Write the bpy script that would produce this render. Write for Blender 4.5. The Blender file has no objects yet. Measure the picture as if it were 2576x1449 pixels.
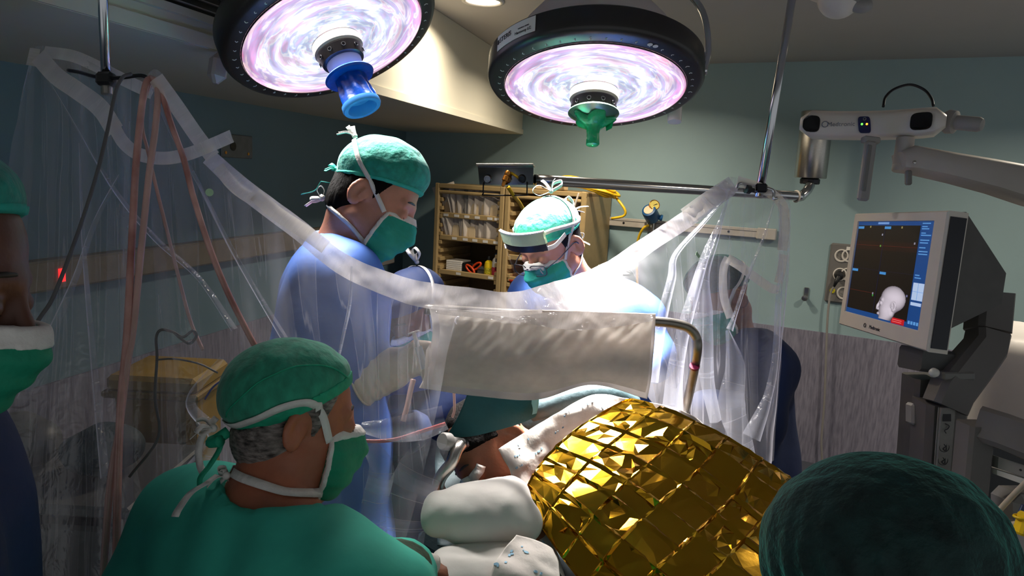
import bpy, bmesh, math, random
import numpy as np
from mathutils import Vector, Matrix
random.seed(7); rng = np.random.default_rng(7)
SC = bpy.context.scene
COL = SC.collection

# ------------------------------------------------------------------ camera
F = 1800.0; PITCH = math.radians(9.1); ROLL = math.radians(3.0); CZ = 1.75
_f = np.array([0, math.cos(PITCH), -math.sin(PITCH)]); _x = np.array([1.0, 0, 0]); _u = np.cross(_x, _f)
CX = _x * math.cos(ROLL) + _u * math.sin(ROLL); CU = -_x * math.sin(ROLL) + _u * math.cos(ROLL); CF = _f
CAM = np.array([0, 0, CZ])
cd = bpy.data.cameras.new('camera'); cam = bpy.data.objects.new('camera', cd); COL.objects.link(cam)
cd.sensor_width = 36.0; cd.lens = F / 2576 * 36.0; cd.clip_start = 0.05; cd.clip_end = 60
cam.matrix_world = Matrix(((CX[0], CU[0], -CF[0], 0), (CX[1], CU[1], -CF[1], 0), (CX[2], CU[2], -CF[2], CZ), (0, 0, 0, 1)))
SC.camera = cam
SC.view_settings.view_transform = 'Standard'; SC.view_settings.look = 'None'
SC.view_settings.exposure = 0.0; SC.view_settings.gamma = 1.0; SC.view_settings.use_curve_mapping = False
SC.cycles.max_bounces = 7; SC.cycles.transparent_max_bounces = 24; SC.cycles.sample_clamp_indirect = 4.0; SC.cycles.caustics_reflective = False; SC.cycles.caustics_refractive = False
# ------------------------------------------------------------------ world: the dim rest of the room
WORLD_STRENGTH = 0.38
wd = bpy.data.worlds.new('world'); SC.world = wd; wd.use_nodes = True
bg = wd.node_tree.nodes['Background']; bg.inputs[0].default_value = (0.92, 0.97, 1.0, 1); bg.inputs[1].default_value = WORLD_STRENGTH
# light power, all in one place
LAMP_POWER = {'blue': 11.0, 'green': 42.0}
LAMP_SPREAD = {'blue': math.radians(72), 'green': math.radians(44)}
DOWNLIGHT_POWER = 14.0
LAMP_GLOW = 1.0

def n3(v):
    v = np.array(v, float); return v / np.linalg.norm(v)
def ray(px, py): return CX * (px - 1288) / F - CU * (py - 724.5) / F + CF
def W(px, py, d): return CAM + ray(px, py) * d            # photograph measurement -> point in the room
def cdir(r, u, f): return n3(CX * r + CU * u + CF * f)     # direction given as right / up / away
# back wall frame
WP0 = W(2100, 480, 4.4)
_yaw = math.radians(62.4)
WA = np.array([math.sin(_yaw), -math.cos(_yaw), 0]); WN = np.array([WA[1], -WA[0], 0])
UZ = np.array([0, 0, 1.0])
def WB(px, py, off=0.0):
    R = ray(px, py); t = ((WP0 + WN * off - CAM) @ WN) / (R @ WN); return CAM + R * t
def wl(a, off, z): 
    p = WP0 + WA * a + WN * off; return np.array([p[0], p[1], z])
def aof(px, py, off=0.0): return float((WB(px, py, off) - WP0) @ WA)
WALLR = np.array([WA, -WN, UZ]).T        # columns: along wall, into wall, up
CEIL = 2.52
def srgb(h):
    if isinstance(h, str):
        h = h.lstrip('#'); c = [int(h[i:i+2], 16) / 255 for i in (0, 2, 4)]
    else: c = [x / 255 for x in h]
    return tuple(x / 12.92 if x <= 0.04045 else ((x + 0.055) / 1.055) ** 2.4 for x in c)

# ------------------------------------------------------------------ materials
MATS = {}
def mat(name, col, rough=0.5, metal=0.0, noise=0.12, scale=20.0, bump=0.0, bscale=60.0, spec=0.5, trans=0.0, emit=None, estr=0.0, sss=0.0, alpha=1.0, stretch=(1, 1, 1), sheen=0.0, coat=0.0, col2=None):
    if name in MATS: return MATS[name]
    m = bpy.data.materials.new(name); m.use_nodes = True; nt = m.node_tree; N = nt.nodes; L = nt.links
    b = N['Principled BSDF']
    c = srgb(col)
    tc = N.new('ShaderNodeTexCoord'); mp = N.new('ShaderNodeMapping'); mp.inputs['Scale'].default_value = stretch
    L.new(tc.outputs['Object'], mp.inputs[0])
    nz = N.new('ShaderNodeTexNoise'); nz.inputs['Scale'].default_value = scale; nz.inputs['Detail'].default_value = 5
    L.new(mp.outputs[0], nz.inputs['Vector'])
    rp = N.new('ShaderNodeValToRGB')
    a = [max(0, x * (1 - noise)) for x in c]; bb = [min(1, x * (1 + noise)) for x in (srgb(col2) if col2 else c)]
    rp.color_ramp.elements[0].color = (*a, 1); rp.color_ramp.elements[1].color = (*bb, 1)
    rp.color_ramp.elements[0].position = 0.3; rp.color_ramp.elements[1].position = 0.7
    L.new(nz.outputs[0], rp.inputs[0]); L.new(rp.outputs[0], b.inputs['Base Color'])
    b.inputs['Roughness'].default_value = rough; b.inputs['Metallic'].default_value = metal
    b.inputs['Specular IOR Level'].default_value = spec
    b.inputs['Transmission Weight'].default_value = trans; b.inputs['Alpha'].default_value = alpha
    b.inputs['Subsurface Weight'].default_value = sss; b.inputs['Subsurface Scale'].default_value = 0.01
    if sheen: b.inputs['Sheen Weight'].default_value = sheen
    if coat: b.inputs['Coat Weight'].default_value = coat
    if emit:
        b.inputs['Emission Color'].default_value = (*srgb(emit), 1); b.inputs['Emission Strength'].default_value = estr
    if bump:
        n2 = N.new('ShaderNodeTexNoise'); n2.inputs['Scale'].default_value = bscale; n2.inputs['Detail'].default_value = 6
        L.new(mp.outputs[0], n2.inputs['Vector'])
        bp = N.new('ShaderNodeBump'); bp.inputs['Strength'].default_value = bump; bp.inputs['Distance'].default_value = 0.01
        L.new(n2.outputs[0], bp.inputs['Height']); L.new(bp.outputs[0], b.inputs['Normal'])
    MATS[name] = m; return m

def translucent(m, fac):
    nt = m.node_tree; N = nt.nodes; L = nt.links; b = N['Principled BSDF']; out = N['Material Output']
    t = N.new('ShaderNodeBsdfTranslucent'); mx = N.new('ShaderNodeMixShader'); mx.inputs[0].default_value = fac
    L.new(b.inputs['Base Color'].links[0].from_socket, t.inputs[0]); L.new(b.outputs[0], mx.inputs[1]); L.new(t.outputs[0], mx.inputs[2]); L.new(mx.outputs[0], out.inputs['Surface'])
    return m
def film_mat(name, haze, haze_edge, tint=(255, 255, 255), gloss=0.06, rough=0.12, bump=0.6, streak=8.0):
    """clear plastic sheet: see-through, milky where it is folded or turned edge-on, with a glossy skin"""
    m = bpy.data.materials.new(name); m.use_nodes = True; nt = m.node_tree; N = nt.nodes; L = nt.links
    N.remove(N['Principled BSDF']); out = N['Material Output']
    tr = N.new('ShaderNodeBsdfTransparent'); tr.inputs[0].default_value = (0.97, 0.975, 0.98, 1)
    df = N.new('ShaderNodeBsdfDiffuse'); df.inputs[0].default_value = (*srgb(tint), 1)
    tl = N.new('ShaderNodeBsdfTranslucent'); tl.inputs[0].default_value = (*srgb(tint), 1)
    mx0 = N.new('ShaderNodeMixShader'); mx0.inputs[0].default_value = 0.55
    L.new(df.outputs[0], mx0.inputs[1]); L.new(tl.outputs[0], mx0.inputs[2])
    gl = N.new('ShaderNodeBsdfGlossy'); gl.inputs['Roughness'].default_value = rough
    uv = N.new('ShaderNodeUVMap'); uv.uv_map = 'UVMap'
    mp = N.new('ShaderNodeMapping'); mp.inputs['Scale'].default_value = (streak * 5, streak * 0.07, 1)
    L.new(uv.outputs[0], mp.inputs[0])
    nz = N.new('ShaderNodeTexNoise'); nz.inputs['Scale'].default_value = 1.0; nz.inputs['Detail'].default_value = 3; nz.inputs['Distortion'].default_value = 0.5
    L.new(mp.outputs[0], nz.inputs['Vector'])
    # thin crease lines where the noise passes its middle
    sub = N.new('ShaderNodeMath'); sub.operation = 'SUBTRACT'; sub.inputs[1].default_value = 0.5; L.new(nz.outputs[0], sub.inputs[0])
    ab = N.new('ShaderNodeMath'); ab.operation = 'ABSOLUTE'; L.new(sub.outputs[0], ab.inputs[0])
    cr = N.new('ShaderNodeMapRange'); cr.inputs['From Min'].default_value = 0.0; cr.inputs['From Max'].default_value = 0.012
    cr.inputs['To Min'].default_value = 0.17 if haze < .2 else .08; cr.inputs['To Max'].default_value = 0.0; L.new(ab.outputs[0], cr.inputs['Value'])
    mr = N.new('ShaderNodeMapRange'); mr.inputs['From Min'].default_value = 0.46; mr.inputs['From Max'].default_value = 0.78
    mr.inputs['To Min'].default_value = haze; mr.inputs['To Max'].default_value = haze + haze_edge * 0.35
    L.new(nz.outputs[0], mr.inputs['Value'])
    lw = N.new('ShaderNodeLayerWeight'); lw.inputs['Blend'].default_value = 0.5
    pw = N.new('ShaderNodeMath'); pw.operation = 'POWER'; pw.inputs[1].default_value = 3.0; L.new(lw.outputs['Facing'], pw.inputs[0])
    ml = N.new('ShaderNodeMath'); ml.operation = 'MULTIPLY'; ml.inputs[1].default_value = haze_edge; L.new(pw.outputs[0], ml.inputs[0])
    ad = N.new('ShaderNodeMath'); ad.operation = 'ADD'; L.new(mr.outputs[0], ad.inputs[0]); L.new(ml.outputs[0], ad.inputs[1])
    ad2 = N.new('ShaderNodeMath'); ad2.operation = 'ADD'; ad2.use_clamp = True; L.new(ad.outputs[0], ad2.inputs[0]); L.new(cr.outputs[0], ad2.inputs[1])
    mx1 = N.new('ShaderNodeMixShader'); L.new(ad2.outputs[0], mx1.inputs[0]); L.new(tr.outputs[0], mx1.inputs[1]); L.new(mx0.outputs[0], mx1.inputs[2])
    tc = N.new('ShaderNodeTexCoord')
    vz = N.new('ShaderNodeTexNoise'); vz.inputs['Scale'].default_value = 26; vz.inputs['Detail'].default_value = 3; vz.inputs['Distortion'].default_value = 1.5
    L.new(tc.outputs['Object'], vz.inputs['Vector'])
    bp = N.new('ShaderNodeBump'); bp.inputs['Strength'].default_value = bump; bp.inputs['Distance'].default_value = 0.02
    L.new(vz.outputs[0], bp.inputs['Height']); L.new(bp.outputs[0], gl.inputs['Normal'])
    fr = N.new('ShaderNodeFresnel'); fr.inputs['IOR'].default_value = 1.45
    g2 = N.new('ShaderNodeMath'); g2.operation = 'ADD'; g2.use_clamp = True; g2.operation = 'MINIMUM'; g2.inputs[1].default_value = gloss; L.new(fr.outputs[0], g2.inputs[0])
    mx2 = N.new('ShaderNodeMixShader'); L.new(g2.outputs[0], mx2.inputs[0]); L.new(mx1.outputs[0], mx2.inputs[1]); L.new(gl.outputs[0], mx2.inputs[2])
    L.new(mx2.outputs[0], out.inputs['Surface'])
    MATS[name] = m; return m

# ------------------------------------------------------------------ mesh building
class MB:
    def __init__(s): s.v = []; s.f = []; s.uv = None
    def add(s, vs, fs):
        o = len(s.v); s.v += [tuple(map(float, p)) for p in vs]; s.f += [tuple(i + o for i in f) for f in fs]; return s
    def box(s, c, size, R=None, b=0.0):
        R = np.eye(3) if R is None else np.array(R); c = np.array(c, float); h = np.array(size, float) / 2
        b = min(b, h.min() * 0.95)
        if b <= 0:
            vs = [c + R @ (h * np.array(q)) for q in ((-1,-1,-1),(1,-1,-1),(1,1,-1),(-1,1,-1),(-1,-1,1),(1,-1,1),(1,1,1),(-1,1,1))]
            return s.add(vs, [(3,2,1,0),(4,5,6,7),(0,1,5,4),(1,2,6,5),(2,3,7,6),(3,0,4,7)])
        vs = []; idx = {}
        for sx in (-1, 1):
            for sy in (-1, 1):
                for sz in (-1, 1):
                    for k in range(3):
                        q = np.array([sx, sy, sz]) * (h - b); q[k] = (sx, sy, sz)[k] * h[k]
                        idx[(sx, sy, sz, k)] = len(vs); vs.append(c + R @ q)
        fs = []
        S = (-1, 1)
        for k in range(3):
            i, j = (k + 1) % 3, (k + 2) % 3
            for sk in S:
                q = []
                for si, sj in ((-1,-1),(1,-1),(1,1),(-1,1)):
                    t = [0,0,0]; t[k] = sk; t[i] = si; t[j] = sj; q.append(idx[(*t, k)])
                fs.append(tuple(q))
            for si in S:
                for sj in S:
                    t0 = [0,0,0]; t0[i] = si; t0[j] = sj; t1 = list(t0); t0[k] = -1; t1[k] = 1
                    fs.append((idx[(*t0, i)], idx[(*t1, i)], idx[(*t1, j)], idx[(*t0, j)]))
        for sx in S:
            for sy in S:
                for sz in S: fs.append(tuple(idx[(sx, sy, sz, k)] for k in range(3)))
        return s.add(vs, fs)
    def rings(s, rings, cap=True, closed=False):
        n = len(rings[0]); o = len(s.v)
        for r in rings: s.v += [tuple(map(float, p)) for p in r]
        m = len(rings)
        for i in range(m if closed else m - 1):
            a = o + i * n; b = o + ((i + 1) % m) * n
            for j in range(n): s.f.append((a + j, a + (j + 1) % n, b + (j + 1) % n, b + j))
        if cap and not closed:
            s.f.append(tuple(o + j for j in reversed(range(n)))); s.f.append(tuple(o + (m - 1) * n + j for j in range(n)))
        return s
    def cyl(s, a, b, ra, rb=None, n=20, cap=True):
        a = np.array(a, float); b = np.array(b, float); rb = ra if rb is None else rb
        return s.lathe(a, b - a, [(ra, 0), (rb, np.linalg.norm(b - a))], n, cap)
    def lathe(s, o, axis, prof, n=32, cap=True, x=None):
        o = np.array(o, float); z = n3(axis)
        t = np.array([1, 0, 0]) if abs(z[0]) < 0.8 else np.array([0, 1, 0])
        if x is not None: t = np.array(x, float)
        x = n3(t - z * (t @ z)); y = np.cross(z, x)
        an = [2 * math.pi * k / n for k in range(n)]
        return s.rings([[o + z * h + (x * math.cos(q) + y * math.sin(q)) * max(r, 1e-5) for q in an] for r, h in prof], cap)
    def tube(s, pts, r, n=8, sm=6, closed=False):
        P = spline(pts, sm, closed) if sm > 1 else np.array(pts, float)
        m = len(P); rs = np.broadcast_to(np.interp(np.linspace(0, 1, m), np.linspace(0, 1, len(r)), r) if np.ndim(r) else r, (m,))
        T = np.gradient(P, axis=0); T /= np.linalg.norm(T, axis=1)[:, None] + 1e-12
        u = np.cross(T[0], [0.3, 0.2, 1]); u = n3(u); R = []
        for i in range(m):
            u = n3(u - T[i] * (u @ T[i])); w = np.cross(T[i], u)
            R.append([P[i] + (u * math.cos(2*math.pi*k/n) + w * math.sin(2*math.pi*k/n)) * rs[i] for k in range(n)])
        return s.rings(R, not closed, closed)
    def ribbon(s, pts, wdir, w, th=0.0006, sm=6):
        """flat strip along pts; wdir one vector or one per control point"""
        P = spline(pts, sm) if sm > 1 else np.array(pts, float); m = len(P)
        D = np.array(wdir, float)
        D = np.tile(D, (m, 1)) if D.ndim == 1 else np.array([np.interp(np.linspace(0, 1, m), np.linspace(0, 1, len(D)), D[:, k]) for k in range(3)]).T
        T = np.gradient(P, axis=0); T /= np.linalg.norm(T, axis=1)[:, None] + 1e-12
        D = D - T * (D * T).sum(1)[:, None]; D /= np.linalg.norm(D, axis=1)[:, None] + 1e-9; Nn = np.cross(T, D)
        ws = np.broadcast_to(np.interp(np.linspace(0, 1, m), np.linspace(0, 1, len(w)), w) if np.ndim(w) else w, (m,))
        return s.rings([[P[i] + D[i]*ws[i]/2 + Nn[i]*th/2, P[i] - D[i]*ws[i]/2 + Nn[i]*th/2, P[i] - D[i]*ws[i]/2 - Nn[i]*th/2, P[i] + D[i]*ws[i]/2 - Nn[i]*th/2] for i in range(m)])
    def prism(s, poly, off):
        poly = np.array(poly, float); n = len(poly); off = np.array(off, float)
        return s.add(list(poly) + list(poly + off), [tuple(reversed(range(n))), tuple(range(n, 2*n))] + [(i, (i+1) % n, n + (i+1) % n, n + i) for i in range(n)])
    def ball(s, c, r, R=None, n=16, m=10):
        R = np.eye(3) if R is None else R; c = np.array(c, float); r = np.broadcast_to(r, (3,))
        return s.rings([[c + R @ (r * np.array([math.sin(t)*math.cos(q), math.sin(t)*math.sin(q), math.cos(t)])) for q in np.linspace(0, 2*math.pi, n, endpoint=False)] for t in np.linspace(0.02, math.pi - 0.02, m)])
    def torus(s, c, axis, R, r, n=40, k=10):
        z = n3(axis); t = np.array([1,0,0]) if abs(z[0]) < .8 else np.array([0,1,0]); x = n3(np.cross(z, t)); y = np.cross(z, x); c = np.array(c)
        return s.rings([[c + (x*math.cos(a)+y*math.sin(a))*(R + r*math.cos(b)) + z*r*math.sin(b) for b in np.linspace(0, 2*math.pi, k, endpoint=False)] for a in np.linspace(0, 2*math.pi, n, endpoint=False)], False, True)

def spline(pts, sm=6, closed=False):
    P = np.array(pts, float); n = len(P)
    if n < 3 and not closed: return np.array([P[0] + (P[-1]-P[0]) * t for t in np.linspace(0, 1, sm + 1)])
    out = []
    for i in range(n if closed else n - 1):
        if closed: p0, p1, p2, p3 = P[i-1], P[i], P[(i+1) % n], P[(i+2) % n]
        else:
            p1, p2 = P[i], P[i+1]; p0 = P[i-1] if i > 0 else 2*p1 - p2; p3 = P[i+2] if i + 2 < n else 2*p2 - p1
        for t in np.linspace(0, 1, sm, endpoint=False):
            out.append(0.5*((2*p1) + (-p0+p2)*t + (2*p0-5*p1+4*p2-p3)*t*t + (-p0+3*p1-3*p2+p3)*t**3))
    if not closed: out.append(P[-1])
    return np.array(out)

def setp(o, label=None, cat=None, group=None, kind=None):
    if label: o['label'] = label
    if cat: o['category'] = cat
    if group: o['group'] = group
    if kind: o['kind'] = kind
    return o
def thing(name, label, cat, loc, group=None):
    o = bpy.data.objects.new(name, None); COL.objects.link(o); o.location = tuple(map(float, loc)); o.empty_display_size = 0.05
    return setp(o, label, cat, group)
def link(name, me, m, parent=None, **kw):
    o = bpy.data.objects.new(name, me); COL.objects.link(o)
    if m is not None: me.materials.append(m)
    if parent is not None:
        o.parent = parent
        if parent.type == 'EMPTY': o.matrix_parent_inverse = Matrix.Translation(-parent.location)
    return setp(o, **kw)
def obj(name, mb, m, parent=None, smooth=False, **kw):
    me = bpy.data.meshes.new(name); me.from_pydata(mb.v, [], mb.f)
    bm = bmesh.new(); bm.from_mesh(me); bmesh.ops.recalc_face_normals(bm, faces=bm.faces); bm.to_mesh(me); bm.free()
    if smooth:
        me.shade_smooth()
        if smooth == 'auto': 
            me.set_sharp_from_angle(angle=math.radians(38))
    return link(name, me, m, parent, **kw)
def fast_mesh(name, V, Fq, smooth=True, uv=None):
    me = bpy.data.meshes.new(name); V = np.asarray(V, np.float32); Fq = np.asarray(Fq, np.int32)
    me.vertices.add(len(V)); me.vertices.foreach_set('co', V.ravel())
    k = Fq.shape[1]; me.loops.add(Fq.size); me.loops.foreach_set('vertex_index', Fq.ravel())
    me.polygons.add(len(Fq)); me.polygons.foreach_set('loop_start', np.arange(0, Fq.size, k, dtype=np.int32))
    if uv is not None:
        l = me.uv_layers.new(name='UVMap'); l.data.foreach_set('uv', np.asarray(uv, np.float32)[Fq.ravel()].ravel())
    me.update(calc_edges=True); me.validate()
    if smooth: me.shade_smooth()
    else: me.shade_flat()
    return me
def grid_mesh(name, P, smooth=True):
    """P: (nu, nv, 3) points -> quad sheet with UVs in metres-ish units"""
    nu, nv = P.shape[:2]; I = np.arange(nu * nv).reshape(nu, nv)
    Fq = np.stack([I[:-1, :-1], I[1:, :-1], I[1:, 1:], I[:-1, 1:]], -1).reshape(-1, 4)
    uu, vv = np.meshgrid(np.linspace(0, 1, nu), np.linspace(0, 1, nv), indexing='ij')
    return fast_mesh(name, P.reshape(-1, 3), Fq, smooth, np.stack([uu, vv], -1).reshape(-1, 2))
def net(cps, nu, nv):
    """Catmull-Rom surface through a control net of points: rows run along u"""
    C = np.array(cps, float)
    def res(A, n):
        k = len(A); t = np.linspace(0, k - 1, n); i = np.minimum(t.astype(int), k - 2); f = (t - i)[:, None, None]
        g = lambda j: np.where((j < 0)[:, None, None], 2*A[0] - A[1], np.where((j >= k)[:, None, None], 2*A[-1] - A[-2], A[np.clip(j, 0, k-1)]))
        p0, p1, p2, p3 = g(i-1), g(i), g(i+1), g(i+2)
        return 0.5*((2*p1) + (-p0+p2)*f + (2*p0-5*p1+4*p2-p3)*f*f + (-p0+3*p1-3*p2+p3)*f**3)
    A = res(C, nu); return np.transpose(res(np.transpose(A, (1, 0, 2)), nv), (1, 0, 2))
def pnet(rows, nu, nv): return net([[W(*q) for q in r] for r in rows], nu, nv)
def normals(P):
    du = np.gradient(P, axis=0); dv = np.gradient(P, axis=1); n = np.cross(du, dv)
    return n / (np.linalg.norm(n, axis=2)[..., None] + 1e-9)
def sn(P, f, seed=0):
    """cheap smooth noise, about -1..1"""
    r = np.random.default_rng(seed); out = 0
    for k in range(5):
        d = r.normal(size=3); d /= np.linalg.norm(d); d2 = r.normal(size=3); d2 /= np.linalg.norm(d2)
        out = out + np.sin(f * (P @ d) * r.uniform(.7, 1.4) + r.uniform(0, 6.3) + 1.3*np.sin(f * 0.6 * (P @ d2) + r.uniform(0, 6.3)))
    return out / 3.2
def solidify(o, t):
    md = o.modifiers.new('thickness', 'SOLIDIFY'); md.thickness = t; md.offset = 0; return o
def text(body, size, o, right, up, m, parent, name='lettering', align='CENTER', ex=0.0004):
    cu = bpy.data.curves.new('t', 'FONT'); cu.body = body; cu.size = size; cu.extrude = ex; cu.align_x = align; cu.align_y = 'CENTER'
    ob = bpy.data.objects.new('t', cu); COL.objects.link(ob); bpy.context.view_layer.update()
    me = bpy.data.meshes.new_from_object(ob.evaluated_get(bpy.context.evaluated_depsgraph_get())); bpy.data.objects.remove(ob)
    right = n3(right); up = n3(np.array(up) - right * (np.array(up) @ right)); nn = np.cross(right, up); o = np.array(o)
    V = np.array([v.co[:] for v in me.vertices]) 
    V = o + V[:, :1]*right + V[:, 1:2]*up + V[:, 2:]*nn
    me.vertices.foreach_set('co', V.astype(np.float32).ravel()); me.update(); me.name = name
    return link(name, me, m, parent)
def copy_tree(o, parent=None):
    c = o.copy(); COL.objects.link(c)
    if parent is not None: c.parent = parent
    for ch in list(o.children): copy_tree(ch, c)
    return c

# ------------------------------------------------------------------ signed-distance modelling for bodies and cloth
def ell(q, c, r):
    p = q - np.array(c, np.float32); r = np.array(r, np.float32)
    k0 = np.sqrt(((p / r) ** 2).sum(-1)); k1 = np.sqrt(((p / (r * r)) ** 2).sum(-1)) + 1e-9
    return k0 * (k0 - 1) / k1
def cone(q, a, b, ra, rb):
    a = np.array(a, np.float32); b = np.array(b, np.float32); ba = b - a; pa = q - a
    t = np.clip((pa @ ba) / (ba @ ba), 0, 1)
    return np.sqrt(((pa - t[..., None] * ba) ** 2).sum(-1)) - (ra + t * (rb - ra))
def ball_d(q, c, r): return np.sqrt(((q - np.array(c, np.float32)) ** 2).sum(-1)) - r
def rbox(q, h, r):
    d = np.abs(q) - (np.array(h, np.float32) - r)
    return np.sqrt((np.maximum(d, 0) ** 2).sum(-1)) + np.minimum(d.max(-1), 0) - r
def smin(a, b, k):
    h = np.clip(0.5 + 0.5 * (b - a) / k, 0, 1); return b + (a - b) * h - k * h * (1 - h)
def smax(a, b, k): return -smin(-a, -b, k)
def axes(lo, hi, h, flo=None, fhi=None, fh=None):
    """grid coordinates, finer between flo and fhi"""
    out = []
    for k in range(3):
        if flo is None: out.append(np.arange(lo[k], hi[k] + h, h)); continue
        a, b = max(lo[k], flo[k]), min(hi[k], fhi[k]); L = []
        if a - lo[k] > h * .5: L.append(np.linspace(lo[k], a, max(2, int((a - lo[k]) / h) + 1), endpoint=False))
        L.append(np.linspace(a, b, max(2, int((b - a) / fh) + 1)))
        if hi[k] - b > h * .5: L.append(np.linspace(b, hi[k], max(2, int((hi[k] - b) / h) + 1))[1:])
        out.append(np.concatenate(L))
    return out
def surf_nets(fn, ax):
    X, Y, Z = [a.astype(np.float32) for a in ax]
    D = np.empty((len(X), len(Y), len(Z)), np.float32)
    st = max(1, int(400000 / (len(Y) * len(Z))))
    for i in range(0, len(X), st):
        D[i:i+st] = fn(np.stack(np.meshgrid(X[i:i+st], Y, Z, indexing='ij'), -1))
    D[0] = np.maximum(D[0], 1e-3); D[-1] = np.maximum(D[-1], 1e-3); D[:, 0] = np.maximum(D[:, 0], 1e-3); D[:, -1] = np.maximum(D[:, -1], 1e-3); D[:, :, 0] = np.maximum(D[:, :, 0], 1e-3); D[:, :, -1] = np.maximum(D[:, :, -1], 1e-3)
    S = D < 0; n = np.array(D.shape) - 1
    c = np.zeros(n, np.int8)
    for i in (0, 1):
        for j in (0, 1):
            for k in (0, 1): c += S[i:i+n[0], j:j+n[1], k:k+n[2]]
    act = (c > 0) & (c < 8); idx = np.full(n, -1, np.int32); A = np.argwhere(act); idx[act] = np.arange(len(A))
    if len(A) == 0: return np.zeros((0, 3)), np.zeros((0, 4), int)
    acc = np.zeros((len(A), 3)); cnt = np.zeros(len(A))
    for ax_ in range(3):
        o = [q for q in range(3) if q != ax_]
        for da in (0, 1):
            for db in (0, 1):
                b0 = A.copy(); b0[:, o[0]] += da; b0[:, o[1]] += db; b1 = b0.copy(); b1[:, ax_] += 1
                d0 = D[tuple(b0.T)]; d1 = D[tuple(b1.T)]; m = (d0 < 0) != (d1 < 0)
                t = d0 / np.where(m, d0 - d1, 1)
                p0 = np.stack([X[b0[:, 0]], Y[b0[:, 1]], Z[b0[:, 2]]], -1); p1 = np.stack([X[b1[:, 0]], Y[b1[:, 1]], Z[b1[:, 2]]], -1)
                acc += np.where(m[:, None], p0 + (p1 - p0) * t[:, None], 0); cnt += m
    V = acc / cnt[:, None]; Q = []
    for ax_ in range(3):
        o = [(ax_ + 1) % 3, (ax_ + 2) % 3]
        sl0 = [slice(1, -1)] * 3; sl0[ax_] = slice(0, -1); sl1 = [slice(1, -1)] * 3; sl1[ax_] = slice(1, None)
        a = S[tuple(sl0)]; b = S[tuple(sl1)]; E_ = np.argwhere(a != b)
        base = E_ + 1; base[:, ax_] = E_[:, ax_]
        def cell(du, dv):
            q = base.copy(); q[:, o[0]] -= du; q[:, o[1]] -= dv; return idx[tuple(q.T)]
        f = np.stack([cell(1, 1), cell(0, 1), cell(0, 0), cell(1, 0)], -1); fl = ~a[tuple(E_.T)]
        f[fl] = f[fl][:, ::-1]; Q.append(f)
    return V, np.concatenate(Q)
def sdf_obj(name, fn, lo, hi, h, m, parent=None, fine=None, **kw):
    ax = axes(lo, hi, h) if fine is None else axes(lo, hi, h, *fine)
    V, Q = surf_nets(fn, ax); return link(name, fast_mesh(name, V, Q), m, parent, **kw)
def onto(fn, P, off=0.0, it=8):
    """move points onto the surface fn = off"""
    P = np.array(P, np.float32)
    for _ in range(it):
        d = fn(P) - off; e = 0.002
        g = np.stack([fn(P + np.eye(3, dtype=np.float32)[k] * e) - fn(P - np.eye(3, dtype=np.float32)[k] * e) for k in range(3)], -1); g /= np.linalg.norm(g, axis=-1)[..., None] + 1e-9
        P = P - g * d[..., None]
    return P, g

# ------------------------------------------------------------------ shared materials
WALLP = mat('wall_paint', (152, 178, 182), 0.55, noise=0.03, scale=3, bump=0.04, bscale=200)
CEILP = mat('ceiling_paint', (186, 182, 180), 0.7, noise=0.02, scale=3)
SOFFP = mat('soffit_paint', (214, 208, 190), 0.6, noise=0.02, scale=3)
DADO = mat('dado_vinyl', (120, 117, 134), 0.6, noise=0.16, scale=90, stretch=(1, 1, 0.12), col2=(138, 135, 150))
FLOORM = mat('floor_vinyl', (70, 74, 84), 0.35, noise=0.1, scale=60)
DCHROME = mat('dark_chrome', (112, 118, 120), 0.12, 1.0, noise=0.04)
CHROME = mat('chrome', (205, 205, 208), 0.16, 1.0, noise=0.03)
STEEL = mat('brushed_steel', (178, 174, 168), 0.3, 1.0, noise=0.06, scale=120)
DARKM = mat('dark_metal', (52, 52, 56), 0.35, 0.9, noise=0.05)
BLACK = mat('black_plastic', (20, 20, 23), 0.45, noise=0.05)
LBLACK = mat('lamp_black', (40, 35, 33), 0.33, noise=0.06)
GREYP = mat('grey_plastic', (150, 146, 142), 0.45, noise=0.03)
MGREY = mat('mid_grey_plastic', (118, 115, 112), 0.5, noise=0.03)
DGREY = mat('dark_grey_plastic', (74, 74, 74), 0.5, noise=0.03)
WHITEP = mat('white_plastic', (226, 220, 212), 0.4, noise=0.02)
CREAM = mat('cream_plastic', (224, 202, 166), 0.45, noise=0.03)
BEIGE = mat('beige_cabinet', (176, 150, 104), 0.5, noise=0.05, scale=30)
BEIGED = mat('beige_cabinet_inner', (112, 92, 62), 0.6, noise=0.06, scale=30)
PAPER = mat('paper_envelope', (214, 203, 192), 0.7, noise=0.06, scale=30)
PAPER2 = mat('grey_film_envelope', (150, 144, 138), 0.35, noise=0.06, scale=30)
LABEL = mat('white_label', (232, 228, 222), 0.5, noise=0.02)
INK = mat('dark_print', (50, 48, 52), 0.6, noise=0.02)
BLUEINK = mat('light_blue_print', (150, 190, 215), 0.7, noise=0.1)
YHOSE = mat('yellow_hose', (232, 186, 30), 0.4, noise=0.05)
BRASS = mat('brass', (190, 128, 58), 0.28, 0.9, noise=0.05)
BLUEM = mat('blue_enamel', (28, 82, 130), 0.35, noise=0.05)
GOLD = None
CAPG = mat('green_cap_fabric', (44, 146, 116), 0.85, noise=0.25, scale=70, bump=0.28, bscale=70, sheen=0.2, stretch=(1, 1, 0.5))
CAPT = mat('teal_cap_fabric', (34, 150, 132), 0.8, noise=0.24, scale=60, bump=0.6, bscale=50, sheen=0.2)
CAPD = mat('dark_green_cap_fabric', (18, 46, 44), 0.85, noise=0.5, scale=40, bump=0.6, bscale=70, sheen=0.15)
CAPBAND = mat('cap_band_fabric', (26, 158, 120), 0.75, noise=0.14, scale=60, bump=0.3)
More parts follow.
